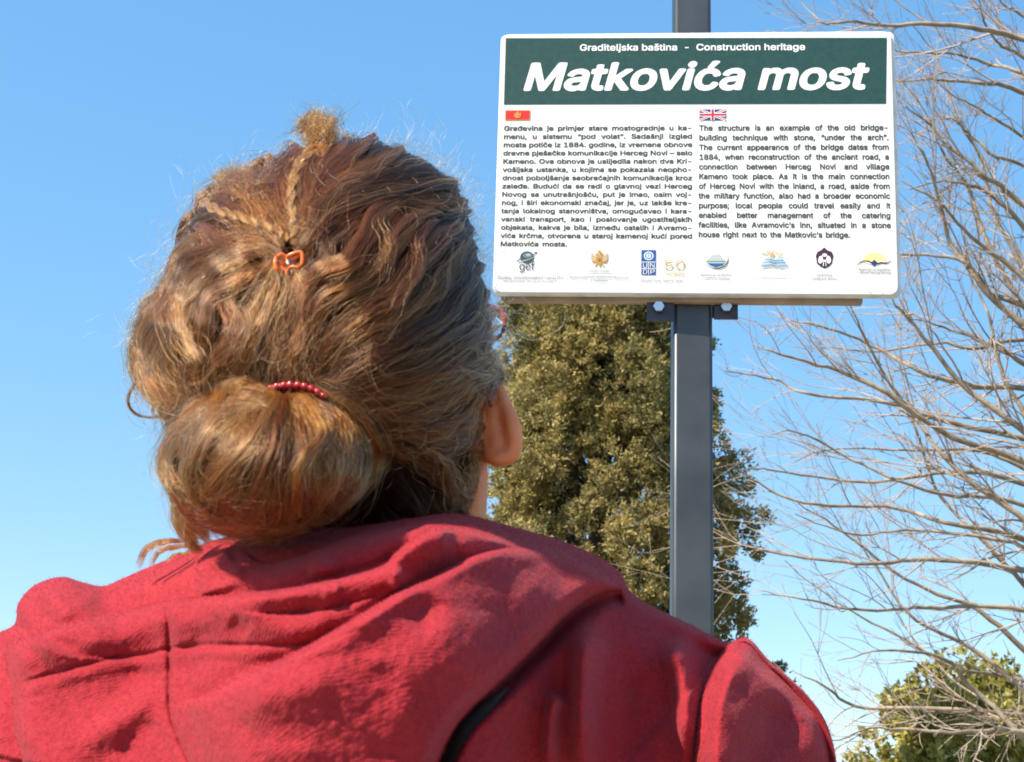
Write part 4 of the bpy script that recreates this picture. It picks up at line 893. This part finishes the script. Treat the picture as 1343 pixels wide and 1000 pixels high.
th_ = th0[:, None] + cu[:, None] * u; st = L[:, None] / 16; x = x0[:, None] + np.cumsum(np.cos(th_) * st, 1); y = y0[:, None] + np.cumsum(np.sin(th_) * st, 1)
fly.append(P(x, y, both_Y(x, y) - (20 + 12 * np.sin(u * 3.14)) * PX))
fly.append(P(*np.stack([catmull([(655, 400), (690, 445), (735, 430), (742, 400)], 16)], 0)[0].T, .94)[None]); fly.append(P(*catmull([(650, 470), (680, 470), (700, 500), (705, 520)], 16).T, .94)[None])
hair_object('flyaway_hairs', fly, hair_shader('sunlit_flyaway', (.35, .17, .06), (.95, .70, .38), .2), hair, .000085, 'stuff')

# ---- hair tie with beads, orange claw clip
bead_m = noise_mat('red_glass_bead', (.30, .005, .012), (.48, .012, .022), 200, .18, spec=.8)
tie_path = catmull([(336, 520), (345, 514), (358, 509), (374, 506), (393, 506), (408, 510), (420, 516), (428, 522)], 40)
tie = None
tp3 = P(tie_path[:, 0], tie_path[:, 1], head_Y(tie_path[:, 0], tie_path[:, 1]) - 30 * PX)
tv, tf = tubes(tp3[None], np.full((1, 40), .0016), 8); tie = mesh('hair_tie', tv, tf, bead_m, person)
bb = bmesh.new(); bmesh.ops.create_uvsphere(bb, u_segments=12, v_segments=8, radius=1); sv = np.array([v.co for v in bb.verts]); sf = [tuple(v.index for v in f.verts) for f in bb.faces]; bb.free()
bead = None; seg = np.concatenate([[0], np.cumsum(np.linalg.norm(np.diff(tp3, axis=0), axis=1))])
for i in range(11):
    s_ = seg[-1] * (i + .5) / 11; c_ = np.array([np.interp(s_, seg, tp3[:, k]) for k in range(3)])
    r0 = .0026 * (1 - .25 * abs(i - 5) / 5)
    if bead is None:
        bead = mesh('bead', sv * .0026, sf, bead_m, None); bead.parent = tie; b_ = bead
    else: b_ = bead.copy(); sc.collection.objects.link(b_)
    b_.location = Vector(c_ - np.array(pbase)); b_.scale = (r0 / .0026,) * 3; b_.rotation_euler = (i * .7, i, 0)
tube_orange = mat('orange_plastic', (.80, .17, .025), .25, spec=.6); tube_orange.node_tree.nodes['Principled BSDF'].inputs['Subsurface Weight'].default_value = .2; tube_orange.node_tree.nodes['Principled BSDF'].inputs['Subsurface Radius'].default_value = (.004, .002, .001)
chrome = mat('spring_steel', (.75, .75, .75), .2, 1.)
CYp = float(head_Y(380., 345.)) - 30 * PX
def tube_px(lst, name, m, parent):
    Vs, Fs, n = [], [], 0
    for pts, rs, dz in lst:
        p = catmull(pts, 26); r = np.interp(np.linspace(0, 1, 26), np.linspace(0, 1, len(rs)), rs) * PX; z_ = np.interp(np.linspace(0, 1, 26), np.linspace(0, 1, len(np.atleast_1d(dz))), np.atleast_1d(dz))
        v, f = tubes(P(p[:, 0], p[:, 1], CYp - z_ * PX)[None], r[None], 10); Vs.append(v); Fs.append(f + n); n += len(v)
    return mesh(name, np.vstack(Vs), np.vstack(Fs), m, parent)
clip = tube_px([([(362, 337), (361, 345), (363, 353), (368, 356)], [1.6, 2.6, 2.6, 1.8], [2, 4, 4, 0]), ([(363, 337), (369, 334), (374, 337), (375, 345), (375, 354)], [1.8, 2.4, 2.2, 2.0, 1.6], [4, 2, 0, -2, -4]),
                ([(365, 345), (370, 345), (374, 346)], [4, 5, 3], [-1, -3, -3]), ([(366, 350), (371, 354), (377, 356)], [3, 3.4, 2], [0, -2, -2]),
                ([(376, 344), (376, 337), (382, 334), (391, 331), (396, 333), (396.5, 343), (394, 351), (386, 350), (380, 351), (377, 356)], [1.6, 2.0, 2.2, 2.2, 2.4, 2.4, 2.2, 1.8, 1.6, 1.4], [0, 2, 4, 5, 5, 5, 5, 5, 3, 0]),
                ([(378, 339), (382, 341), (388, 338), (393, 335)], [2.4, 2.6, 2, 1.4], [-2, -2, 0, 3]), ([(372, 361), (375, 360), (378, 357)], [2.2, 2.2, 1.4], [-3, -2, 0])], 'hair_clip', tube_orange, person)
clip['label'] = 'small orange plastic claw clip'
tube_px([([(378 + 3 * math.sin(q * 1.6) , 340 + q * .55) for q in range(14)], [.8, .8], [1 + 2 * math.cos(q * 1.6) for q in range(14)]), ([(382.5, 352), (382.5, 357), (382, 361)], [1.6, 1.8, 1.4], [0, 0, -2])], 'spring', chrome, clip)

# ================================================================== trees
TM = attr_mat('foliage_cypress', 'leaf_col', .75, .35)
TM2 = attr_mat('foliage_ivy', 'leaf_col', .45, .25)
bark = noise_mat('grey_brown_bark', (.22, .165, .12), (.40, .32, .235), 18, .9, .5, 80, dist=.004)
bark2 = noise_mat('dark_bark', (.06, .045, .035), (.11, .085, .065), 20, .9, .6, 60, dist=.01)
def leaf_tris(C_, n_per, size, width, outward, rng, cols, spread=1.0, tuft=.03, mtl=None):
    n = len(C_) * n_per; c = np.repeat(C_, n_per, 0); od = np.repeat(outward, n_per, 0)
    d = od + rng.normal(0, .75, (n, 3)) * spread; d /= np.linalg.norm(d, axis=1, keepdims=True)
    st = c + rng.normal(0, tuft * .35, (n, 3)); s = np.cross(d, rng.normal(0, 1, (n, 3))); s /= np.linalg.norm(s, axis=1, keepdims=True)
    L = size * rng.uniform(.6, 1.3, (n, 1)); tip = st + d * L
    V = np.stack([st - s * width * .5, st + d * L * .45 + s * width, tip, st + d * L * .45 - s * width], 1) if False else np.stack([st - s * width, st + s * width, tip], 1)
    col = np.repeat(cols, n_per, 0) * rng.uniform(.85, 1.15, (n, 1)); return V.reshape(-1, 3), np.arange(n * 3).reshape(n, 3), np.repeat(col, 3, 0)
# -- cypress behind the post
TY = 8.2; q0 = P(786, 700, TY); tx, ty = float(q0[0]), TY; ztop = float(P(790, 185, TY)[2])
cyp = thing('cypress_tree', (tx, ty, 0), 'tall dense olive-green cypress behind the post, between the head and the bare branches', 'tree')
rg = np.random.default_rng(11)
def env(z): h = np.clip((ztop - z) / (ztop - .4), 0, 1); return .10 + .90 * h ** .62 * (1 - .25 * np.clip((h - .8) / .2, 0, 1))
NB = 820
z = .5 + (ztop - .6) * rg.random(NB) ** .85; th_ = rg.random(NB) * 6.283; e = env(z); rr_ = e * (.60 + .46 * rg.random(NB)) * (1 + .20 * vnoise(th_ * 2, z * 2.2, 4))
bc_ = np.stack([tx + rr_ * np.cos(th_), ty + rr_ * np.sin(th_), z], 1); br_ = rg.uniform(.08, .18, NB)
axis = np.stack([np.full(NB, tx), np.full(NB, ty), z - .15], 1); outb = bc_ - axis; outb /= np.linalg.norm(outb, axis=1, keepdims=True)
tone = rg.random(NB) ** .9
per = 26
d = rg.normal(0, 1, (NB, per, 3)); d /= np.linalg.norm(d, axis=2, keepdims=True); d += outb[:, None] * .55; d /= np.linalg.norm(d, axis=2, keepdims=True)
tc_ = bc_[:, None] + d * br_[:, None, None] * rg.uniform(.65, 1.12, (NB, per, 1)) * np.array([1, 1, 1.25])
tc_ = tc_.reshape(-1, 3); od = (d + outb[:, None] * .4 + np.array([0, 0, .35])).reshape(-1, 3); od /= np.linalg.norm(od, axis=1, keepdims=True)
tn_ = np.clip(np.repeat(tone, per) * .5 + rg.random(len(tc_)) * .5, 0, 1)[:, None]
colr = np.array([.075, .085, .032]) * (1 - tn_) + np.array([.54, .42, .15]) * tn_
V1, F1, K1 = leaf_tris(tc_, 26, .026, .0078, od, rg, colr, 1.1, .045)
cr = mesh('crown', V1, F1, TM, cyp, smooth=False); point_color(cr, 'leaf_col', K1); cr['kind'] = 'stuff'
tp_ = catmull([(tx, ty, 0), (tx + .03, ty, 1.5), (tx, ty + .03, 3.4), (tx, ty, ztop - .3)], 20); tv, tf = tubes(tp_[None], np.linspace(.13, .02, 20)[None], 12); trunk = mesh('trunk', tv, tf, bark2, cyp)
lp = []
for i in range(0, NB, 2): lp.append(catmull([(tx, ty, z[i] - .35), ((tx + bc_[i, 0]) / 2, (ty + bc_[i, 1]) / 2, z[i] - .22), bc_[i]], 7))
tv, tf = tubes(np.array(lp), np.tile(np.linspace(.016, .004, 7), (len(lp), 1)), 4); lo = mesh('limbs', tv, tf, bark2, cyp); lo['kind'] = 'stuff'
# -- yellow-green leafy tree, lower right
UY = 10.5; q1 = P(1285, 1010, UY); ux, uz = float(q1[0]), float(q1[2])
ivy = thing('ivy_clad_tree', (ux, UY, 0), 'rounded yellow-green leafy tree top low at the right edge', 'tree')
rg = np.random.default_rng(5); NB = 330
d = rg.normal(0, 1, (NB, 3)); d /= np.linalg.norm(d, axis=1, keepdims=True); rr_ = rg.uniform(.55, 1.0, (NB, 1)) * (1 + .12 * vnoise(d[:, 0] * 3, d[:, 1] * 3, d[:, 2] * 3)[:, None])
bc_ = np.array([ux, UY, uz - .55]) + d * rr_ * np.array([.80, .80, 1.22])
bc_ = bc_[~((bc_[:, 0] > ux + .02) & (bc_[:, 0] < ux + .36) & (bc_[:, 2] > uz + .34) & (bc_[:, 1] < UY) & (rg.random(len(bc_)) < .75))]
NB = len(bc_); d = bc_ - np.array([ux, UY, uz - .7]); d /= np.linalg.norm(d, axis=1, keepdims=True); per = 40
e_ = rg.normal(0, 1, (NB, per, 3)); e_ /= np.linalg.norm(e_, axis=2, keepdims=True); e_ += d[:, None] * .7
tc_ = (bc_[:, None] + e_ * .13 * rg.uniform(.5, 1.1, (NB, per, 1))).reshape(-1, 3); od = (e_ + [0, 0, .2]).reshape(-1, 3); od /= np.linalg.norm(od, axis=1, keepdims=True)
t_ = np.clip(np.repeat(rg.random(NB), per) * .5 + rg.random(len(tc_)) * .5, 0, 1)[:, None]
colr = np.array([.13, .13, .02]) * (1 - t_) + np.array([.56, .48, .11]) * t_
V1, F1, K1 = leaf_tris(tc_, 7, .042, .019, od, rg, colr, 1.0, .04); cr = mesh('crown', V1, F1, TM2, ivy, smooth=False); point_color(cr, 'leaf_col', K1); cr['kind'] = 'stuff'
tp_ = catmull([(ux, UY, 0), (ux + .05, UY, 1.0), (ux, UY, uz - .2)], 14); tv, tf = tubes(tp_[None], np.linspace(.16, .05, 14)[None], 12); mesh('trunk', tv, tf, bark2, ivy)
# -- bare tree whose branches sweep in from the right
rg = np.random.default_rng(21); DY = 6.6
tr0 = P(1850, 700, DY + .6); bx, by = float(tr0[0]), float(tr0[1])
bare = thing('bare_tree', (bx, by, 0), 'leafless tree with grey-brown branches sweeping in from the right edge', 'tree')
LIMBS = [[(1343, 96), (1300, 84), (1260, 74), (1212, 72), (1180, 73), (1150, 60)], [(1343, 124), (1300, 114), (1240, 110), (1180, 114), (1130, 120)], [(1343, 72), (1310, 50), (1290, 20), (1280, -20)], [(1343, 50), (1290, 35), (1230, 25), (1170, 28), (1120, 22), (1085, 30), (1050, 5)],
         [(1343, 260), (1300, 224), (1252, 184), (1220, 152), (1196, 130)], [(1343, 420), (1290, 372), (1252, 320), (1236, 260), (1216, 208), (1180, 168)], [(1343, 395), (1300, 320), (1268, 240), (1235, 190), (1215, 140), (1180, 90)], [(1343, 300), (1290, 250), (1240, 235), (1190, 250)],
         [(1343, 410), (1290, 390), (1260, 352), (1190, 338), (1120, 345)], [(1343, 370), (1300, 335), (1260, 300), (1216, 260), (1180, 240)], [(1343, 597), (1250, 566), (1157, 504), (1095, 473), (1027, 448), (1000, 440)], [(1343, 500), (1281, 496), (1206, 479), (1126, 436), (1064, 411), (1030, 405)],
         [(1343, 708), (1250, 690), (1175, 671), (1064, 665), (1002, 640), (958, 609)], [(1343, 640), (1262, 628), (1145, 640), (1033, 628), (977, 622)], [(1343, 752), (1219, 740), (1126, 746), (1033, 733), (996, 727)], [(1343, 808), (1219, 808), (1145, 814), (1064, 802), (1000, 790)],
         [(1343, 888), (1250, 870), (1175, 826), (1095, 783), (1033, 733)], [(1343, 938), (1219, 926), (1126, 926), (1076, 895), (1033, 876)], [(1343, 975), (1300, 978), (1250, 982), (1157, 975), (1095, 990)], [(1343, 680), (1250, 616), (1188, 541), (1140, 470), (1114, 417), (1090, 380)],
         [(1343, 580), (1219, 554), (1175, 535), (1052, 516), (1010, 500), (950, 488)], [(1343, 560), (1270, 500), (1215, 430), (1190, 400), (1185, 380)], [(1343, 470), (1300, 440), (1240, 420), (1180, 400)], [(1343, 850), (1280, 800), (1200, 770), (1110, 700), (1050, 660)],
         [(1343, 660), (1290, 650), (1230, 640), (1130, 600), (1060, 560), (1020, 560)], [(1343, 340), (1310, 270), (1290, 200), (1262, 150), (1240, 80), (1200, 20)], [(1343, 180), (1300, 150), (1265, 130), (1230, 100)], [(1343, 770), (1280, 700), (1220, 640), (1190, 560), (1150, 500), (1140, 440)],
         [(1343, 530), (1310, 470), (1295, 400), (1270, 350), (1262, 280)], [(1343, 960), (1290, 905), (1240, 860), (1170, 850), (1110, 860)], [(1343, 20), (1320, 10), (1300, -10)], [(1343, 905), (1270, 845), (1200, 810), (1150, 740), (1120, 690)], [(1343, 220), (1300, 205), (1270, 180), (1240, 160), (1200, 165)],
         [(1343, 725), (1300, 718), (1210, 708), (1120, 712), (1040, 690)], [(1343, 612), (1280, 590), (1200, 590), (1100, 585), (1040, 600)], [(1343, 450), (1290, 462), (1230, 455), (1150, 470), (1080, 465)]]
paths, rads = [], []
def grow(p0, d0, L, r0, lvl, m):
    """a twig from p0 heading d0 in world space"""
    pts = [p0]; d = d0 / np.linalg.norm(d0); bend = rg.normal(0, .16, 3) + np.array([0, 0, .05])
    for k in range(m - 1):
        d = d + bend / m * 1.6 + rg.normal(0, .10, 3); d /= np.linalg.norm(d); pts.append(pts[-1] + d * L / (m - 1))
    pts = np.array(pts); paths.append(catmull(pts, 10)); rads.append(np.linspace(r0, max(r0 * .25, .0011), 10))
    if lvl < 2:
        for k in range(rg.integers(2, 6) if lvl == 0 else rg.integers(1, 4)):
            i = rg.integers(1, m - 1) if m > 3 else 1; t = pts[i] - pts[i - 1]; t /= np.linalg.norm(t)
            sd_ = rg.normal(0, 1, 3); sd_ -= t * (sd_ @ t); sd_ /= np.linalg.norm(sd_)
            grow(pts[i], t + sd_ * rg.uniform(.4, .9), L * rg.uniform(.35, .65), r0 * .5, lvl + 1, 5)
main = []
for L_ in LIMBS:
    s = np.array(L_, float); dep0 = DY + rg.uniform(-.9, .9); s0 = s[0]; back = (s[0] - s[1]) / (np.linalg.norm(s[0] - s[1]) + 1e-9)
    m1 = s0 + back * 120 + [20, 30]; px = np.vstack([[m1], s]); Yd = dep0 + np.linspace(.0, -.35, len(px)) + rg.normal(0, .05, len(px))
    w3 = P(px[:, 0], px[:, 1], Yd)
    tz = max(1.4, w3[0][2] - rg.uniform(.5, 1.4)); root = np.array([bx + rg.normal(0, .03), by + rg.normal(0, .03), tz]); md = (root + w3[0]) / 2 + np.array([-.1, 0, -.12])
    full = np.vstack([[root, md], w3]); nfull = 42; c = catmull(full, nfull) + np.cumsum(rg.normal(0, .0035, (nfull, 3)), 0); main.append(c)
    r_a = rg.uniform(.010, .017); rr_ = np.interp(np.linspace(0, 1, nfull), [0, .3, 1], [.034, r_a, .0022])
    paths.append(None); rads.append(None); main[-1] = (c, rr_)
    for k in range(rg.integers(8, 14)):
        i = int(rg.uniform(.30, .97) * (nfull - 1)); t = c[min(i + 1, nfull - 1)] - c[i - 1]; t /= np.linalg.norm(t)
        sd_ = rg.normal(0, 1, 3) + np.array([0, 0, .25]); sd_ -= t * (sd_ @ t); sd_ /= np.linalg.norm(sd_)
        grow(c[i], t + sd_ * rg.uniform(.3, .75), rg.uniform(.18, .62), rr_[i] * .5, 0, 7)
paths = [p for p in paths if p is not None]; rads = [r for r in rads if r is not None]
tw_v, tw_f = tubes(np.array(paths), np.array(rads), 3)
tp_ = catmull([(bx, by, 0), (bx + .04, by, 1.2), (bx - .02, by, 2.6), (bx, by, 4.6)], 24); tv, tf = tubes(tp_[None], np.interp(np.linspace(0, 1, 24), [0, .5, 1], [.17, .12, .03])[None], 14)
trk = mesh('trunk', tv, tf, bark, bare)
for c, r_ in main:
    v, f = tubes(c[None], r_[None], 6); mesh('branch', v, f, bark, bare)
t_o = mesh('twigs', tw_v, tw_f, noise_mat('twig_bark', (.30, .22, .165), (.50, .39, .30), 8, .85), bare); t_o['kind'] = 'stuff'
print('twigs', len(paths))
